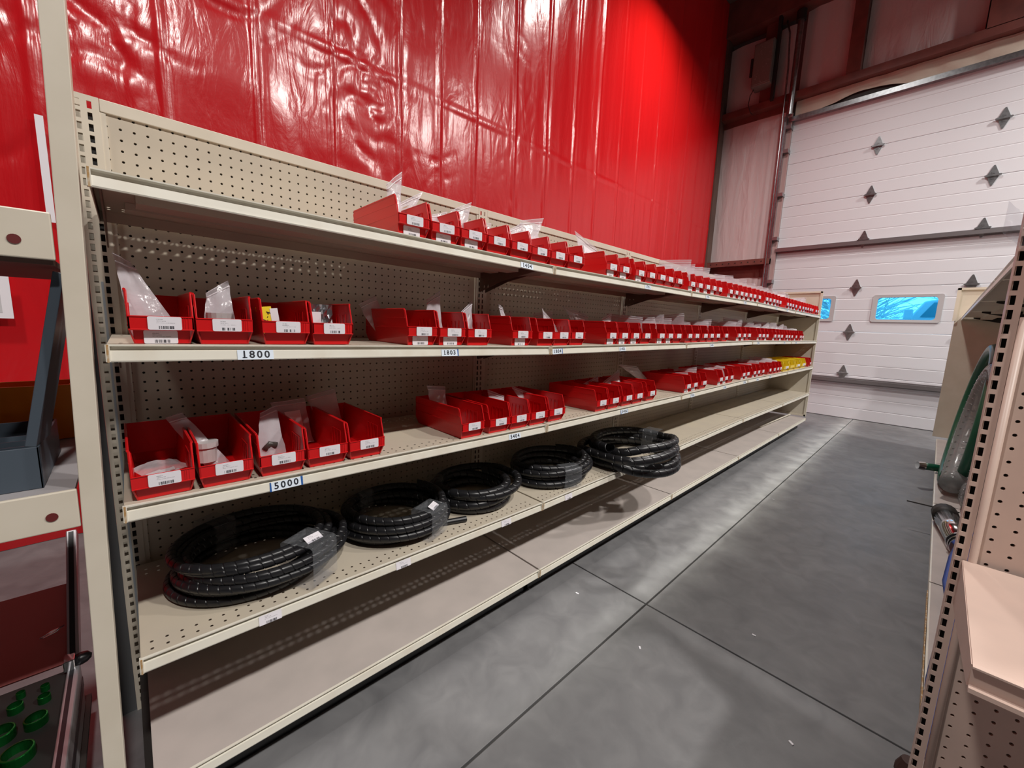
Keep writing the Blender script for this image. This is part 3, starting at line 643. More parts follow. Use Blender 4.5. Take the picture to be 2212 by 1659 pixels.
# ------------------------------------------------------------------ zip bags standing in the bins
def bag(s, tl, tr, xc, y, lab, cont=None, zc=None, wb=2.6, grp='clear zip bags in the bins', seed=0, zb=.35, lean=2.0, ys=0):
    """tl, tr: (x, z) of the top edge; the bag narrows to width wb on the bin floor at xc"""
    zs = shelf_z(s, xc); zbot = zs+zb; rnd = random.Random(seed*7+int(xc*10))
    t = empty('zip_bag', xc, y, zbot, label=lab, cat='bag', group=grp)
    A = Vector((tl[0]-xc, lean*.5, tl[1]-zbot)); B = Vector((tr[0]-xc, lean*.5, tr[1]-zbot)); Cc = Vector((-wb/2, -lean*.2, 0)); D = Vector((wb/2, -lean*.2, 0))
    A.y += ys/2; B.y -= ys/2; Cc.y += ys*.4; D.y -= ys*.4
    nu, nv = 9, 9; ph = rnd.uniform(0, 9)
    def pt(u, v, sgn):
        p = (Cc*(1-u)+D*u)*(1-v)+(A*(1-u)+B*u)*v
        bulge = .28*sin(pi*u)*max(0, sin(pi*min(1, v*1.15)))
        crk = .22*noise.noise(Vector((u*3+ph, v*4, ph)))
        return p+Vector((.12*noise.noise(Vector((v*5, ph, u*2))), sgn*bulge+crk+.35*sin(pi*v)*sin(ph), 0))
    mb = MB()
    for sg in (-1, 1): mb.grid(nu, nv, lambda i, j: pt(i/(nu-1), j/(nv-1), sg*1.0 if 0 < i < nu-1 else 0), bagm)
    part('bag_film', mb, bagm, t, smooth=True)
    mb = MB(); W_ = [pt(u/8, .9, 0) for u in range(9)]; mb.tube(W_, .07, 5, zipm); W_ = [pt(u/8, .985, 0) for u in range(9)]; mb.tube(W_, .035, 4, zipm)
    part('zip_strip', mb, zipm, t, smooth=True)
    if cont:
        if cont == 'card':
            mb = MB(); c0 = pt(.3, zc or .45, 0); mb.grid(2, 2, lambda i, j: pt(.28+.44*i, (zc or .45)+.3*j, 0), brownc); part('kraft_card', mb, brownc, t)
        elif cont == 'white':
            mb = MB(); mb.grid(7, 7, lambda i, j: pt(.15+.7*i/6, .12+.62*j/6, 0)+Vector((0, .5*noise.noise(Vector((i*.9, j*.9, ph))), .2*noise.noise(Vector((i, j, ph+4))))), whitec)
            part('white_part', mb, whitec, t, smooth=False)
        elif cont == 'jar':
            mb = MB(); c0 = pt(.5, .25, 0); mb.tube([c0+Vector((0, 0, -.8)), c0+Vector((0, 0, .55)), c0+Vector((0, 0, .6)), c0+Vector((0, 0, 1.1))], lambda i: (.85, .85, 1.0, 1.0)[i], 16, mat('cloudy_jar', (.5, .47, .47), .3)); part('round_jar', mb, None, t)
        elif cont == 'dark':
            mb = MB(); c0 = pt(.5, .25, 0); mb.tube([c0+Vector((-.5, 0, -.2)), c0+Vector((-.1, 0, .4)), c0+Vector((.5, 0, .1))], .35, 8, darkc); part('dark_fitting', mb, darkc, t, smooth=True)
        elif cont == 'label':
            mb = MB(); mb.grid(2, 2, lambda i, j: pt(.25+.5*i, .35+.4*j, 0)+Vector((0, -.25, 0)), white); part('paper_label', mb, white, t)
    return t
def B4(i): return S4[i]
rowname = {4: 'top shelf', 3: 'second shelf', 2: 'third shelf'}; arrs = {4: S4, 3: S3, 2: S2}
def bag_in(s, i, tl, tr, y=-12.5, desc='clear zip bag', cont=None, wb=2.4, **k):
    arr = arrs[s]; lab = '%s in the %s bin %s' % (desc, rowname[s], nth(i, len(arr)))
    return bag(s, tl, tr, arr[i], y, lab, cont, wb=wb, seed=i+s*50, **k)
bag_in(4, 0, (25.6, 55.6), (30.0, 58.5), -11, 'large tilted clear zip bag with a brown card', 'card', zc=.5)
bag_in(4, 0, (24.3, 57.6), (26.3, 59.6), -12.4, 'narrow folded bag', wb=1.2)
bag_in(4, 1, (29.6, 55.2), (32.6, 56.3), desc='short clear zip bag')
bag_in(4, 2, (33.2, 56.6), (36.6, 58.4), desc='clear zip bag holding a square brown part', cont='card', zc=.15)
bag_in(4, 3, (38.2, 56.0), (40.2, 56.3), desc='flattened white bag', cont='white')
bag_in(4, 4, (42.3, 55.4), (46.5, 57.6), desc='slanting clear zip bag', cont='white')
bag_in(4, 5, (45.8, 57.8), (51.2, 59.2), desc='wide clear zip bag standing tall')
bag_in(4, 6, (48.4, 56.0), (51.6, 57.0), -11, desc='cloudy zip bag')
bag_in(4, 8, (60.9, 59.2), (68.0, 57.2), -11, desc='big zip bag leaning left', cont='label')
bag_in(4, 9, (66.6, 56.8), (70.5, 55.9), desc='short zip bag')
def auto_bags(s, idxs, hmin, hmax, kinds, wmul=1.0, y=-12.5):
    rnd = random.Random(s*13+5)
    for i in idxs:
        arr = arrs[s]; x = arr[i]; z = shelf_z(s, x); h = rnd.uniform(hmin, hmax); w = rnd.uniform(1.6, 3.0)*wmul; ys = rnd.uniform(4.5, 7.5); tilt = rnd.uniform(-.9, .9); off = rnd.uniform(-.8, .8); c = rnd.choice(kinds)
        d = {'white': 'zip bag with white contents', 'card': 'zip bag with a brown card', 'label': 'zip bag with a paper label', None: 'clear empty zip bag', 'dark': 'zip bag with a dark fitting'}[c]
        bag_in(s, i, (x-w/2+off, z+h-tilt/2), (x+w/2+off, z+h+tilt/2), y, d, c, ys=ys, wb=1.8)
auto_bags(4, [14, 15, 16, 17, 18, 20, 21, 22, 23, 24, 26, 27, 28, 29, 30, 31, 33, 34, 35, 37, 38, 40, 41], 5.4, 7.6, ['white', 'white', 'label', None], 1.1)
bag_in(3, 0, (.9, 46.6), (1.9, 46.0), -13.5, 'long folded clear bag leaning out over the left edge', wb=3.2)
bag_in(3, 1, (6.6, 43.9), (8.3, 45.2), -13.5, 'peaked clear bag around a round jar', 'jar', wb=2.5)
bag_in(3, 5, (29.3, 44.9), (31.3, 46.2), -13, 'tall pointed clear zip bag', wb=2)
bag_in(3, 4, (22.6, 44.0), (24.8, 45.2), -8, 'faint clear bag at the back')
bag_in(3, 6, (34.0, 43.2), (36.2, 45.3), -13.5, 'zip bag showing a white curved part', 'white', wb=2.6)
bag_in(3, 7, (40.8, 45.1), (41.7, 44.6), -13.8, 'narrow folded zip bag tipping left', 'white', wb=1.4)
bag_in(3, 8, (44.9, 43.5), (46.9, 44.2), -10, 'small clear zip bag')
bag_in(3, 9, (49.3, 44.9), (53.5, 41.9), -14.6, 'clear zip bag lying over the front edge', wb=3)
bag_in(3, 10, (54.2, 44.2), (59.6, 45.0), -8, 'wide clear zip bag at the back')
bag_in(3, 11, (59.8, 45.9), (67.8, 44.6), -10, 'wide clear zip bag with printed card', 'label')
bag_in(3, 12, (69.2, 44.2), (72.6, 45.2), -12.5, 'clear zip bag with a white tag', 'label')
auto_bags(3, [14, 15, 16, 17, 18, 19, 21, 22, 24, 25, 26, 27, 28, 29, 30, 31, 32, 33, 34, 35, 36, 37], 5.0, 6.6, ['white', 'white', 'label', None], 1.1)
bag_in(2, 1, (3.2, 32.6), (4.5, 32.9), -11, 'long narrow bag resting across the rim', 'jar', wb=2)
bag_in(2, 2, (10.4, 32.4), (11.9, 33.0), -12.5, 'pointed clear bag around metal fittings', 'dark', wb=2.6)
bag_in(2, 3, (12.4, 32.5), (16.0, 32.7), -8, 'limp clear bag at the back', 'label')
bag_in(2, 4, (16.4, 32.7), (19.8, 33.4), -7, 'limp clear bag against the pegboard')
bag_in(2, 5, (31.6, 33.2), (34.6, 32.8), -9.5, 'faint zip bag with a brown card', 'card')
bag_in(2, 7, (40.3, 32.3), (43.8, 31.0), -12.5, 'pale clear bag tipping right')
bag_in(2, 9, (45.6, 32.4), (51.3, 30.5), -12, 'zip bag laid across the rim')
bag_in(2, 13, (70.6, 30.6), (77.5, 33.6), -12, 'large clear zip bag slanting up', 'white')
bag_in(2, 12, (67.6, 30.8), (72.6, 32.2), -10, 'clear zip bag with white contents', 'white')
bag_in(2, 15, (85.0, 33.8), (93.5, 33.0), -7, 'wide bag lying behind the bin wall', 'white')
auto_bags(2, [16, 17, 18, 19, 20, 21, 23, 25, 26, 27, 28, 29], 4.2, 5.6, ['white', 'white', None], 1.2)
# flat bag of small white parts, yellow card and foil bag in the near bins
t = empty('parts_bag', 2.7, -12.6, shelf_z(2, 2.7)+.7, .35, label='flat clear bag of small white tubes lying in the first bin on the third shelf', cat='bag')
mb = MB(); mb.grid(12, 8, lambda i, j: ((i-5.5)*.3, (j-3.5)*.4, .18*noise.noise(Vector((i*.6, j*.6, 3)))+.35+.04*j+.3*sin(pi*i/11)), bagm); part('bag_film', mb, bagm, t, smooth=True)
rnd = random.Random(2)
for k in range(9):
    a = rnd.uniform(-.5, .5); x, y = rnd.uniform(-1.3, .5), rnd.uniform(-.9, .7); mb = MB(); mb.cyl((x-.5*cos(a), y-.5*sin(a), .12), (x+.5*cos(a), y+.5*sin(a), .28), .13, 8, whitec); part('white_tube', mb, whitec, t)
t = empty('yellow_packet', 11.0, -14.6, shelf_z(3, 11)+1.0, label='yellow carded packet with handwriting in the third bin on the second shelf', cat='packet')
mb = MB(); mb.box(-.8, .45, -.05, .05, 0, 2.4, yelc, rot=Matrix.Rotation(-.12, 3, 'Y')); part('yellow_card', mb, yelc, t)
mb = MB(); mb.box(.3, .95, -.08, .0, -.1, 2.2, white, rot=Matrix.Rotation(-.12, 3, 'Y')); part('white_strip', mb, white, t)
l = link('lettering', text_mesh('91-4', .55, .0), t, Vector((-.25, -.08, 1.3))*IN, (pi/2, radians(-70), 0))
t = empty('foil_bag', 16.0, -12.5, shelf_z(3, 16)+.5, label='crinkled shiny foil bag in the fourth bin on the second shelf', cat='bag')
mb = MB(); mb.grid(10, 8, lambda i, j: ((i-4.5)*.32, .5*noise.noise(Vector((i*.8, j*.8, 1))), j*.5+.1*noise.noise(Vector((i, j, 5)))), mat('foil', (.45, .45, .47), .22, metal=.9)); part('bag_film', mb, None, t)
mb = MB(); mb.box(-1.1, .1, -.55, -.5, .9, 2.7, white); part('paper_label', mb, white, t)

# ------------------------------------------------------------------ coils of black spiral wrap on the fourth shelf
def spiral_tube(path, r, pitch, seg=12):
    P = [Vector(p) for p in path]; S = [0]
    for i in range(1, len(P)): S.append(S[-1]+(P[i]-P[i-1]).length)
    tot = S[-1]; idx = [0]
    def at(s):
        s = max(0, min(tot-1e-4, s)); lo, hi = 0, len(S)-1
        while hi-lo > 1:
            mid = (lo+hi)//2
            if S[mid] <= s: lo = mid
            else: hi = mid
        f = (s-S[lo])/(S[hi]-S[lo]); return P[lo]*(1-f)+P[hi]*f, (P[hi]-P[lo]).normalized()
    mb = MB(); fr = [(0, .86), (.03, 1.0), (.08, 1.01), (.5, 1.01), (.86, 1.01), (.92, 1.0), (.95, .86)]
    K = int(tot/pitch)-1; rows = []
    for k in range(K):
        for f, rr in fr: rows.append(((k+f)*pitch, rr))
    def fn(i, j):
        s, rr = rows[i]; p, t = at(s+pitch*j/seg); u = Vector((0, 0, 1)); u = (u-t*u.dot(t)).normalized(); v = t.cross(u); a = 2*pi*j/seg
        return p+(u*cos(a)+v*sin(a))*r*rr
    # open helix: seg+1 columns; the last column equals the first one pitch later
    mb.grid(len(rows), seg+1, fn, blkp); return mb
def coil(cx, cy, rx, ry, turns, r, pitch, seed, lab, s=1, tilt=0, wraps=(0.2,), spread=.12, droop=0, lift=0, rot=0, z_=None, tags=(), front=None):
    rnd = random.Random(seed); zb = (shelf_z(s, cx) if z_ is None else z_)+r+.16
    t = empty('hose_coil', cx, cy, zb-r, label=lab, cat='hose coil', group='coils of black spiral wrap')
    path = []; n = 60; offs = [(rnd.uniform(-1, 1), rnd.uniform(-1, 1), rnd.uniform(.9, 1.0)*(1 if _ % 2 == 0 else .84)) for _ in range(turns+2)]
    layer = [0, 0, 1, 1, 2, 2, 3, 3, 3.6, 4, 4][:turns+2]
    for q in range(int(turns*n)+8):
        k = q/n; i = int(k); f = k-i; f = f*f*(3-2*f); a = 2*pi*q/n+rot
        o0, o1 = offs[i % len(offs)], offs[(i+1) % len(offs)]; ox = o0[0]*(1-f)+o1[0]*f; oy = o0[1]*(1-f)+o1[1]*f; sc = o0[2]*(1-f)+o1[2]*f
        l = layer[min(i, len(layer)-1)]*(1-f)+layer[min(i+1, len(layer)-1)]*f
        x = (rx-r)*sc*cos(a)+ox*spread*rx; y = (ry-r)*sc*sin(a)+oy*spread*ry
        y = max(-(ry-r), min(ry-r, y)); x = max(-(rx-r), min(rx-r, x))
        z = r+l*2.0*r*(.95+lift*(.5-.5*sin(a)))+droop*max(0, -sin(a))*0+tilt*(-y) + .25*r*sin(2*a+ox*3)*(1 if i else 0)*.8
        if front: z += (front[i % len(front)]*(1-f)+front[(i+1) % len(front)]*f)*max(0, min(1, (-y-.5)/4))*max(0, -sin(a))
        path.append((x, y, z if front else max(r, z)))
    part('spiral_tube', spiral_tube(path, r, pitch), blkp, t, smooth=True)
    Hh = (layer[min(turns, len(layer)-1)]+1)*2*r
    for wi, wa in enumerate(wraps):                # stretch film wound round the bundle
        sel = [Vector(p) for q, p in enumerate(path) if abs(((2*pi*q/n+rot-wa+pi) % (2*pi))-pi) < .12]
        if not sel: continue
        dirv = Vector((cos(wa), sin(wa), 0)); rad = [p.xy.length for p in sel]; r0, r1 = min(rad)-r*1.25, max(rad)+r*1.25; z0, z1 = .02, max(p.z for p in sel)+r*1.2
        ring = rring(r0, r1, z0, z1, r*.9, 4); mb = MB(); tang = Vector((-sin(wa), cos(wa), 0)); hwid = 1.7 if wi == 0 else 1.2
        nb = 8
        def fn(i, j):
            u = (i/(nb-1)-.5)*2*hwid; p = ring[j]; k = 1+.06*noise.noise(Vector((i, j, seed)))
            rr = (p[0]-(r0+r1)/2)*k+(r0+r1)/2; return dirv*rr+tang*(u+.15*noise.noise(Vector((j*.8, wi, seed))))+Vector((0, 0, z0+(p[1]-z0)*k))
        mb.grid(nb, len(ring), fn, film, closev=True); fo = part('stretch_film_wrap', mb, film, t)
        if wi < len(tags) and tags[wi]:
            mb = MB(); mb.box(-.9, .9, -.45, .45, 0, .03, labm); c_ = dirv*((r0+r1)/2+.6)+Vector((0, 0, z1+.1))
            mb2 = MB(); mb2.extrude([(-.9, -.45), (.9, -.45), (.9, .45), (-.9, .45)], 'y', -.02, .02, labm)
            part('barcode_label', mb2, labm, t, loc=tuple(c_), rot=(radians(-62), 0, tags[wi]-1))
    return t
coil(10.4, -8.7, 8.7, 7.8, 9, .46, .95, 1, 'nearest coil of black spiral hose wrap, lowest loaded shelf, left end', wraps=(-1.05, 2.1), tags=(1.35, 0))
coil(26.3, -8.8, 7.7, 7.6, 6, .52, 1.05, 2, 'second coil of black spiral wrap from the left, square white tag on its film', wraps=(-1.2, 1.9), tags=(1.6, 0))
coil(40.2, -9.3, 7.4, 7.3, 5, .64, 1.4, 3, 'third coil of black spiral wrap from the left, short loose stack without front film', wraps=(2.6,))
coil(58.6, -9.2, 9.3, 7.6, 5, .62, 1.4, 4, 'fourth coil of black spiral wrap, clear film band at its middle', wraps=(-1.9,))
coil(79.3, -15.1, 11.6, 10.8, 4, .86, 1.8, 5, 'fat coil of black spiral wrap hanging over the shelf front', wraps=(.1,), spread=.22, lift=.2, rot=2.6, front=[-1.3, -1.0, .9, 1.3, 1.9, 1.6])
mb = MB(); mb.tube([(34.5, -14.5, shelf_z(1, 35)+.45), (31.5, -13.5, shelf_z(1, 35)+.45)], .4, 12, blkp)
top('hose_offcut', mb, blkp, 0, 0, 0, label='short black hose offcut lying between the second and third coils', cat='hose')

# ------------------------------------------------------------------ shelving unit left of the gondola
lr = empty('side_rack', -14, -12, FZ, label='cream steel rack at the far left edge with a tall front post', cat='rack')
def lp(n, b, m=cream, **k): mb = MB(); mb.box(b[0]+14, b[1]+14, b[2]+12, b[3]+12, b[4]+Z0, b[5]+Z0, m); return part(n, mb, m, lr, **k)
mb = MB()     # post: channel leaning as photographed
def pst(x0, x1, y0, y1, m):
    b0, t0 = -1.05, .55
    V = []
    for z, dx in ((FZ, -1.35), (70, .45)):
        for (x, y) in ((x0, y0), (x1, y0), (x1, y1), (x0, y1)): V.append((x+dx+14, y+12, z+Z0))
    n = len(mb.v); mb.v.extend(V); k = mb.mid(m)
    for f in ((3, 2, 1, 0), (4, 5, 6, 7), (0, 1, 5, 4), (1, 2, 6, 5), (2, 3, 7, 6), (3, 0, 4, 7)): mb.f.append(tuple(n+i for i in f)); mb.mi.append(k)
pst(-1.42, -.24, -17.2, -17.0, cream); pst(-.36, -.24, -17.0, -15.4, cream); pst(-1.42, -1.3, -17.0, -15.4, cream)
part('front_post', mb, cream, lr, bevel=.05)
mb = MB()
for q in range(70): mb.box(12.45, 12.5, -4.6, -4.0, q+.2, q+.75, dark)
lp('front_beam', (-30, -1.75, -17.1, -16.7, 45.2, 48.2), bevel=.08)
lp('upper_deck', (-30, -1.9, -16.7, 4, 44.9, 45.3), m=ply)
lp('front_beam', (-30, -2.1, -17.1, -16.8, 26.7, 29.5), bevel=.08)
lp('lower_deck', (-30, -2.2, -16.8, 4.5, 29.2, 29.5), m=mat('grey_deck', (.36, .34, .35), .6))
lp('base_deck', (-30, -4.2, -16.8, -1, 1.6, 2.1), m=dark)
lp('base_front', (-30, -2.2, -17.1, -16.8, FZ, 1.2), m=cream)
for z in (46.3, 27.8):
    mb = MB(); mb.cyl((-3.4+14, -17.12+12, z+Z0), (-3.4+14, -17.16+12, z+Z0), .3, 16, mat('beam_hole', (.12, .01, .01), .6)); part('beam_hole', mb, None, lr)
lp('rear_post', (-30, -28, 3, 5, FZ, 60))
# slate tool box with raised lid, on the rack's lower deck
tb = empty('tool_box', -9, -10.3, 29.52, label='open slate blue metal tool box on the left rack deck, lid raised', cat='tool box')
mb = MB(); mb.box(-9, 5.25, -5.2, -5.1, 0, 3.0, slate); mb.box(-9, 5.25, 5, 5.1, 0, 3.0, slate); mb.box(5.1, 5.25, -5.2, 5.1, 0, 3.0, slate); mb.box(-9, -8.9, -5.2, 5.1, 0, 3, slate); mb.box(-9, 5.2, -5.1, 5, 0, .1, slate); part('tray', mb, slate, tb, bevel=.04)
mb = MB()
for k in range(4): mb.box(-8.9, 5.1, -3+k*2, -2.9+k*2, .1, 2.2, slate)
part('divider', mb, slate, tb)
R_ = Matrix.Rotation(radians(11), 3, 'Y') @ Matrix.Identity(3)
mb = MB(); mb.box(-.25, .3, -5.2, -1.5, 0, 12.2, slate, rot=R_); part('lid', mb, slate, tb, loc=(5.3, 0, 3.05), rot=(0, 0, radians(-5)), bevel=.05)
# orange tray behind
mb = MB(); mb.extrude([(-14, 0), (7, 0), (7, 5.3), (-1.0, 5.3), (-4.6, 3.6), (-14, 3.6)], 'y', 0, .2, orap); mb.box(-14, 7, .2, 4.4, 0, .2, orap); mb.box(6.8, 7, .2, 4.4, 0, 5.3, orap); mb.box(-1, 7, 4.2, 4.4, 0, 5.3, orap)
top('orange_tray', mb, orap, -10, -.2, 29.54, bevel=.05, label='orange plastic tray behind the slate tool box on the left rack', cat='tray')
# open display case with green cups
dc = empty('hole_saw_case', -12.3, -9, 2.12, label='open aluminium edged case with green cutters in black foam, bottom left corner', cat='case')
mb = MB(); mb.box(-10, 7.3, -9, 6.6, 0, 4.4, black); part('case_body', mb, black, dc)
mb = MB(); mb.box(6.9, 7.75, -9, 6.6, .2, 4.95, alu); part('aluminium_edge', mb, alu, dc, bevel=.1)
mb = MB(); mb.box(7.1, 7.4, -9, 6.6, 4.9, 4.98, black); mb.box(7.6, 7.8, -9, 6.6, 2.2, 3.2, black); part('edge_inlay', mb, black, dc)
mb = MB(); mb.box(-10, 6.9, -9, 6.4, 4.4, 4.6, foam); part('foam_tray', mb, foam, dc)
gr = [(5.0-.1, -3.0, .95), (5.5, 0.3, .72), (5.7, 3.0, .42), (4.0, 3.2, .5), (4.1, 4.9, .3), (3.6, .2, .85), (3.1, -4, 1.0), (2.2, 2.6, .7), (5.6, 4.6, .3), (1.2, -1.2, .8), (.2, 2.4, .6), (1.0, -5.8, 1.0)]
for x, y, r in gr:
    mb = MB(); mb.tube([(x, y, 4.6), (x, y, 4.95+r*.5), (x, y, 5.0+r*.5), (x, y, 5.01+r*.5)], lambda i: (r, r, r*.96, r*.86)[i], 24, greenm, caps=False); mb.tube([(x, y, 4.98+r*.5), (x, y, 4.62)], lambda i: r*.84, 24, greenm, caps=False); mb.tube([(x, y, 4.62), (x, y, 4.6)], lambda i: r*.84, 24, dark, caps=True); part('green_cutter', mb, greenm, dc, smooth=False)
a_ = radians(-47)
Rl = Matrix.Rotation(a_, 3, 'X')
mb = MB(); mb.box(-10, 7.0, -.4, 0, 0, 8.0, redl, rot=Rl); lid = part('lid_lining', mb, redl, dc, loc=(0, 6.9, 5.0))
mb = MB(); mb.box(6.9, 7.75, -.8, .9, 0, 13.9, alu, rot=Rl); part('lid_edge', mb, alu, dc, loc=(0, 6.9, 5.0), bevel=.1)
mb = MB(); mb.box(7.1, 7.5, -.85, .0, .2, 13.7, black, rot=Rl); part('lid_inlay', mb, black, dc, loc=(0, 6.9, 5.0))
mb = MB(); mb.box(6.7, 7.5, -.7, .7, -.4, .7, chrome); part('hinge_plate', mb, chrome, dc, loc=(0, 6.3, 5.3), bevel=.08)
mb = MB(); mb.tube([(7.5, 0, 0), (7.9, 0, .05), (8.3, 0, .05), (8.6, 0, 0)], lambda i: (.55, .6, .5, .2)[i], 14, black); part('corner_bumper', mb, black, dc, loc=(0, 6.4, 5.3), smooth=True)
mb = MB(); mb.tube([(6.7, 2.6, 3.0), (6.0, 2.0, 3.1), (5.2, 1.9, 2.8), (5.3, 2.3, 2.5), (6.2, 2.5, 2.7)], .09, 6, chrome, close=True); part('latch_loop', mb, chrome, dc, loc=(0, 6.4, 5.0), smooth=True)
# papers on the tarp
mb = MB(); mb.box(-2.2, 2.2, -.05, 0, -4, 4, white); pp = top('paper_notice', mb, white, -15.3, YT-1.4, 44, label='white paper notice taped on the red tarp at the left edge', cat='paper')
mb = MB(); mb.box(-1.2, 1.0, -.08, -.05, -3.0, 3.2, mat('grey_print', (.55, .55, .56), .6)); part('printed_panel', mb, None, pp)
mb = MB(); mb.box(-.5, .55, -.05, 0, -9, 9, white); top('paper_strip', mb, white, -7.2, YT-1.4, 66.5, label='tall narrow white paper on the tarp beside the cream post', cat='paper')

# ------------------------------------------------------------------ right hand gondola with end cap
RX = 46.5
rg = empty('right_gondola', RX, -79, FZ, label='pinkish cream gondola frame on the right of the aisle with perforated end cap', cat='shelving')
def rp(n, b, m=cream, **k): mb = MB(); mb.box(b[0]-RX, b[1]-RX, b[2]+79, b[3]+79, b[4]+Z0, b[5]+Z0, m); return part(n, mb, m, rg, **k)
rpk = mat('pinkish_cream', (.62, .47, .40), .42, var=(10, (.56, .43, .37), .35, .7))
for k in range(1, 5): link('upright', um, rg, Vector((48*k, -.6, 0))*IN, (0, 0, pi))
for k in range(4): link('back_panel', peg_me, rg, Vector((48*(k+1)-1.0, -.8, H-.35))*IN, (0, 0, pi))
for k in range(4): link('back_panel', peg_me, rg, Vector((48*k+1.0, -1.9, H-.35))*IN)
rp('end_panel', (239.9, 240.8, -79, -60.2, 3, 50.2), bevel=.05); rp('end_panel_top', (239.9, 240.8, -79, -59.6, 50.2, 62.7), bevel=.05)
mb = MB(); mb.box(239.3-RX, 239.95-RX, 79-60.6, 79-59.55, 50+Z0, 62.7+Z0, cream); mb.box(239.3-RX, 239.95-RX, 0, 79-59.55, 61.9+Z0, 62.75+Z0, cream); part('end_panel_rim', mb, cream, rg)
rp('kick_plate', (48, 239, -65, -64.8, FZ, 1.0), m=black)
# end cap upright turned to face the camera, slots toward -X
eu = upright_mesh(H+1, .2, .5, [.0], rpk, depth=1.5).mesh('endcap_upright')
for yy, sx in ((-60.72, 1), (-97.2, 1)):
    o = link('endcap_upright', eu, rg, Vector((0, 79+yy, 0))*IN, (0, 0, -pi/2))
mb = MB(); mb.tube([(0, 0, 0), (0, 0, H-18)], .24, 12, rpk); part('upright_rib', mb, rpk, rg, loc=(.05, 79-61.48, 0), smooth=True)
ep = pegboard(35, 42, .5, -.9, 35.6, 0, -43.6, rpk).mesh('endcap_panel')
link('endcap_panel', ep, rg, Vector((.35, 79-61.68, 44.5+Z0))*IN, (0, 0, -pi/2))
mb = MB(); mb.extrude([(0, 44.0+Z0), (0, 50+Z0), (-9, 52+Z0), (-9, 51.4+Z0)], 'y', -.06, .06, rpk); part('shelf_bracket', mb, rpk, rg, loc=(0, 79-61.6, 0))
es = empty('endcap_shelf', RX-.1, -79, 25.6, label='pinkish cream shelf hung low on the right end cap near the camera', cat='shelf')
mb = MB(); mb.box(-14.4, 0, -18, 18, -.1, 0, rpk); part('deck', mb, rpk, es)
mb = MB(); mb.extrude([(-14.4, 0), (-14.7, -.05), (-14.7, -.15), (-14.45, -.25), (-14.45, -1.2), (-14.75, -1.25), (-14.75, -1.5), (-14.3, -1.5), (-14.3, -.1)], 'y', -18, 18, rpk); part('front_lip', mb, rpk, es)
for s_ in (-18, 18):
    mb = MB(); mb.extrude([(0, -.05), (0, -3.6), (-3, -3.3), (-14.3, -1.4), (-14.5, -.05)], 'y', s_-.05, s_+.05, rpk); part('side_bracket', mb, rpk, es)
# decks on the aisle side of the right gondola
def rshelf(x0, x1, z, yf, lab, m=cream_in):
    t = empty('metal_shelf', x0, -78.8, z, label=lab, cat='shelf', group='shelves of the right gondola')
    mb = MB(); mb.box(.1, x1-x0-.1, 0, 78.8+yf, -.12, 0, m); part('deck', mb, m, t)
    D = 78.8+yf; mb = MB(); mb.extrude([(D-.02, 0), (D+.2, -.04), (D+.2, -.14), (D-.05, -.25), (D-.05, -.42), (D+.15, -.5), (D+.22, -1.25), (D-.02, -1.25), (D-.1, -.3)], 'x', .1, x1-x0-.1, lip_m); part('front_lip', mb, lip_m, t)
    mb = MB(); mb.extrude([(3, 0), (3, -.8), (6, -.8), (6, 0)], 'x', 2, x1-x0-2, m); mb.extrude([(9, 0), (9, -.8), (12, -.8), (12, 0)], 'x', 2, x1-x0-2, m); part('stiffener', mb, m, t, loc=(0, 0, -.12))
    for xx in (.4, x1-x0-.4): mb = MB(); mb.extrude([(0, -.1), (D-3, -.1), (D-3, -.5), (8, -1.8), (0, -3.3)], 'x', xx-.06, xx+.06, dark); part('shelf_bracket', mb, dark, t)
nm = ['nearest', 'second', 'third', 'farthest']
for k in range(4):
    x0 = 47.2+48*k if k == 0 else 48*(k+1)
    rshelf(x0, 48*(k+2)-.2, 51.4, -62.1, 'upper shelf of the right gondola, %s bay' % nm[k])
    rshelf(x0, 48*(k+2)-.2, 2.1, -61.75, 'base deck of the right gondola, %s bay' % nm[k], pink_cast)
mb = MB(); mb.box(0, 32, -.06, .06, -.9, .05, rust); top('rusty_strip', mb, rust, 60.3, -61.42, 2.05, label='rust brown edging strip along the near right base deck', cat='strip')
mb = MB(); mb.tube([(0, 0, 0), (0, 0, .5), (0, 0, 1.6)], lambda i: (1.1, 1.1, .7)[i], 14, mat('dark_rubber', (.05, .02, .015), .6)); top('rubber_foot', mb, None, 57.6, -61.2, FZ, smooth=False, label='dark round rubber foot on the floor under the right end cap', cat='foot')
# hoses standing on the right base deck
def loop(cx, cy, cz, rx, rz_, lean, turns, r, m, lab, dy=1.0, wire=False, start=0, seg=14):
    t = empty('suction_hose', cx, cy, 2.15, label=lab, cat='hose')
    P = []
    for q in range(int(turns*48)+1):
        a = 2*pi*q/48+start; z = cz+rz_*sin(a); x = rx*cos(a); P.append((x-(z-cz)*0+ (z-2)*.25, -lean*(z-2)/30*5+dy*q/48*1.0, z-2.15))
    mb = MB(); mb.tube(P, r, seg, m); part('hose_wall', mb, m, t, smooth=True)
    if wire:
        W_ = []
        Pv = [Vector(p) for p in P]
        for i in range(len(Pv)-1):
            tdir = (Pv[i+1]-Pv[i]).normalized(); u = Vector((0, 1, 0)); u = (u-tdir*u.dot(tdir)).normalized(); v = tdir.cross(u)
            for k in range(8): b = 2*pi*k/8; W_.append(Pv[i].lerp(Pv[i+1], k/8)+(u*cos(b)+v*sin(b))*(r+.02))
        mb = MB(); mb.tube(W_, .09, 4, mat('hose_wire', (.3, .3, .3), .3, metal=.6)); part('wire_spiral', mb, None, t, smooth=True)
loop(143, -64.0, 20.2, 17, 15.2, .5, 2.0, 2.5, clearh, 'clear ribbed suction hose coiled upright on the right base deck', dy=-3.9, wire=True, start=-1.2)
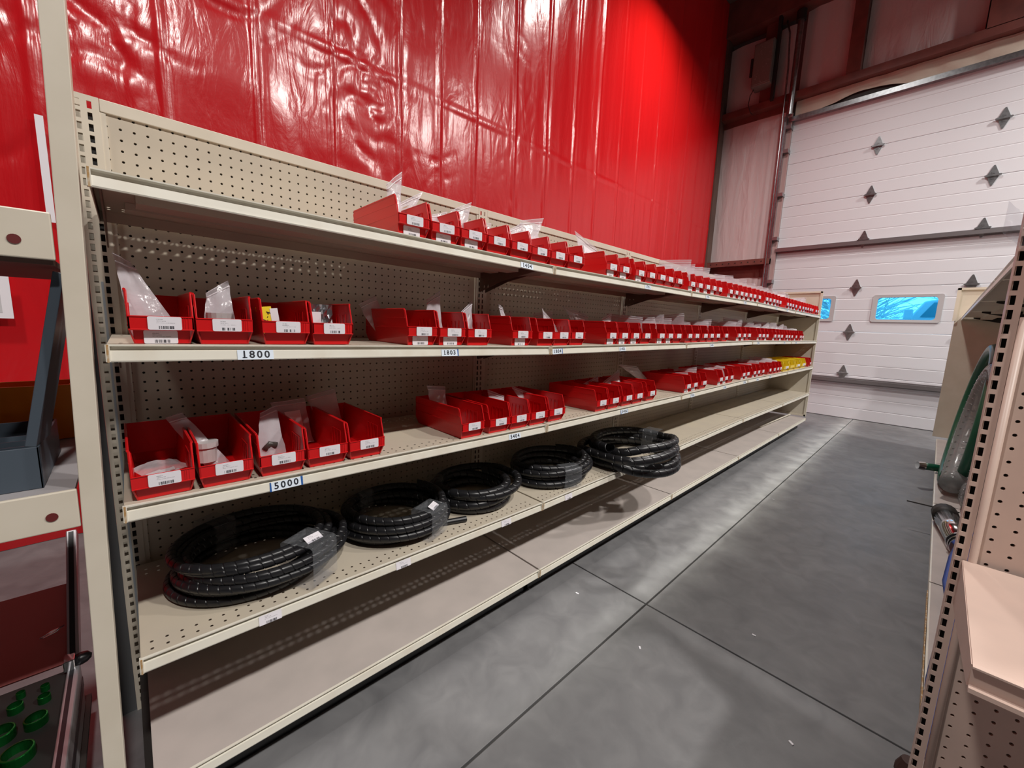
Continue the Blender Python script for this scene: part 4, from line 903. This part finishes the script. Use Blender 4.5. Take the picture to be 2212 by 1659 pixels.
loop(166, -62.8, 22.0, 21, 18.4, .6, 1.1, 1.35, greenh, 'dark green hose loop behind the clear hose on the right', dy=-2.6, start=-2.2)
mb = MB(); mb.tube([(0, 0, 0), (-1, 3, .1), (-2, 4.2, .2)], lambda i: (1.1, 1.1, 1.1)[i], 12, greenh); hf = top('hose_end', mb, greenh, 178, -63.2, 3.6, smooth=True, label='green hose end with chrome coupling poking out into the aisle', cat='hose')
mb = MB(); mb.tube([(-2, 4.2, .2), (-2.7, 5.6, .3)], lambda i: (1.35, 1.1)[i], 12, chrome); part('coupling', mb, chrome, hf)
mb = MB(); mb.tube([(137.4, -65.7, 3.1), (136.6, -61, 3.2), (136.1, -57.0, 3.3)], .16, 8, dark)
top('black_rod', mb, dark, 0, 0, 0, label='thin black rod sticking out over the aisle below the hoses', cat='rod')
cf = empty('pipe_coupling', 117, -64.6, 2.15, .35, label='chrome pipe coupling lying in front of the blue hose on the right deck', cat='coupling')
mb = MB(); mb.tube([(9, -2.0, 2.2), (-4, 0.6, 2.0)], 2.0, 20, chrome); part('pipe_barrel', mb, chrome, cf, smooth=True)
for k, d in enumerate((0, 1.2, 2.2)): mb = MB(); mb.tube([(-4-d*.9, .6+d*.2, 2.0), (-4.4-d*.9, .7+d*.2, 2.0)], 2.3-.12*k, 20, chrome); part('coupling_ring', mb, chrome, cf)
mb = MB(); mb.tube([(12.6, -3.0, 2.3), (9, -2.0, 2.2)], 2.1, 16, dark); part('rubber_sleeve', mb, dark, cf, smooth=True)
mb = MB(); pth = [(122, -65.6, 3.9), (112, -65.6, 4.6), (104, -64.6, 4.4), (96, -64.0, 3.0), (88, -64.2, 3.4), (78, -63.5, 2.7), (66, -62.6, 2.75), (52, -62.9, 2.6)]
def fl2(i, j):
    k = i/24*7; a = min(6, int(k)); f = k-a; p = Vector(pth[a]).lerp(Vector(pth[a+1]), f*f*(3-2*f)); an = 2*pi*j/10; return (p.x, p.y+1.6*cos(an)-.5, p.z+.35*sin(an)+.3*sin(i*1.1)*.2)
mb.grid(25, 10, fl2, blueh, closev=True); top('blue_layflat_hose', mb, blueh, 0, 0, 0, smooth=True, label='flattened blue discharge hose trailing along the right base deck', cat='hose')
mb = MB(); mb.grid(10, 8, lambda i, j: (-.3+.5*noise.noise(Vector((i*.5, j*.5, 2))), (i-5)*.14, (j-3.5)*.3+(i-4)*.16+.3*noise.noise(Vector((i*.6, j*.6, 8)))), film)
top('plastic_scrap', mb, film, RX-.1, -60.2, 49.9, smooth=True, label='crumpled clear plastic scrap stuck on the right end cap upright', cat='plastic')
# crumbs on the floor
random.seed(3)
for i, (x, y) in enumerate([(51.5, -33.7), (67, -44), (52, -52), (54.2, -20.4), (128, -31.5)]):
    mb = MB(); mb.box(-.25, .25, -.12, .12, 0, .1, white); top('floor_crumb', mb, white, x, y, FZ+.01, random.uniform(0, 3), label='tiny pale scrap on the concrete floor, %s from the camera' % ORD[i+1], cat='scrap', group='scraps on the floor')
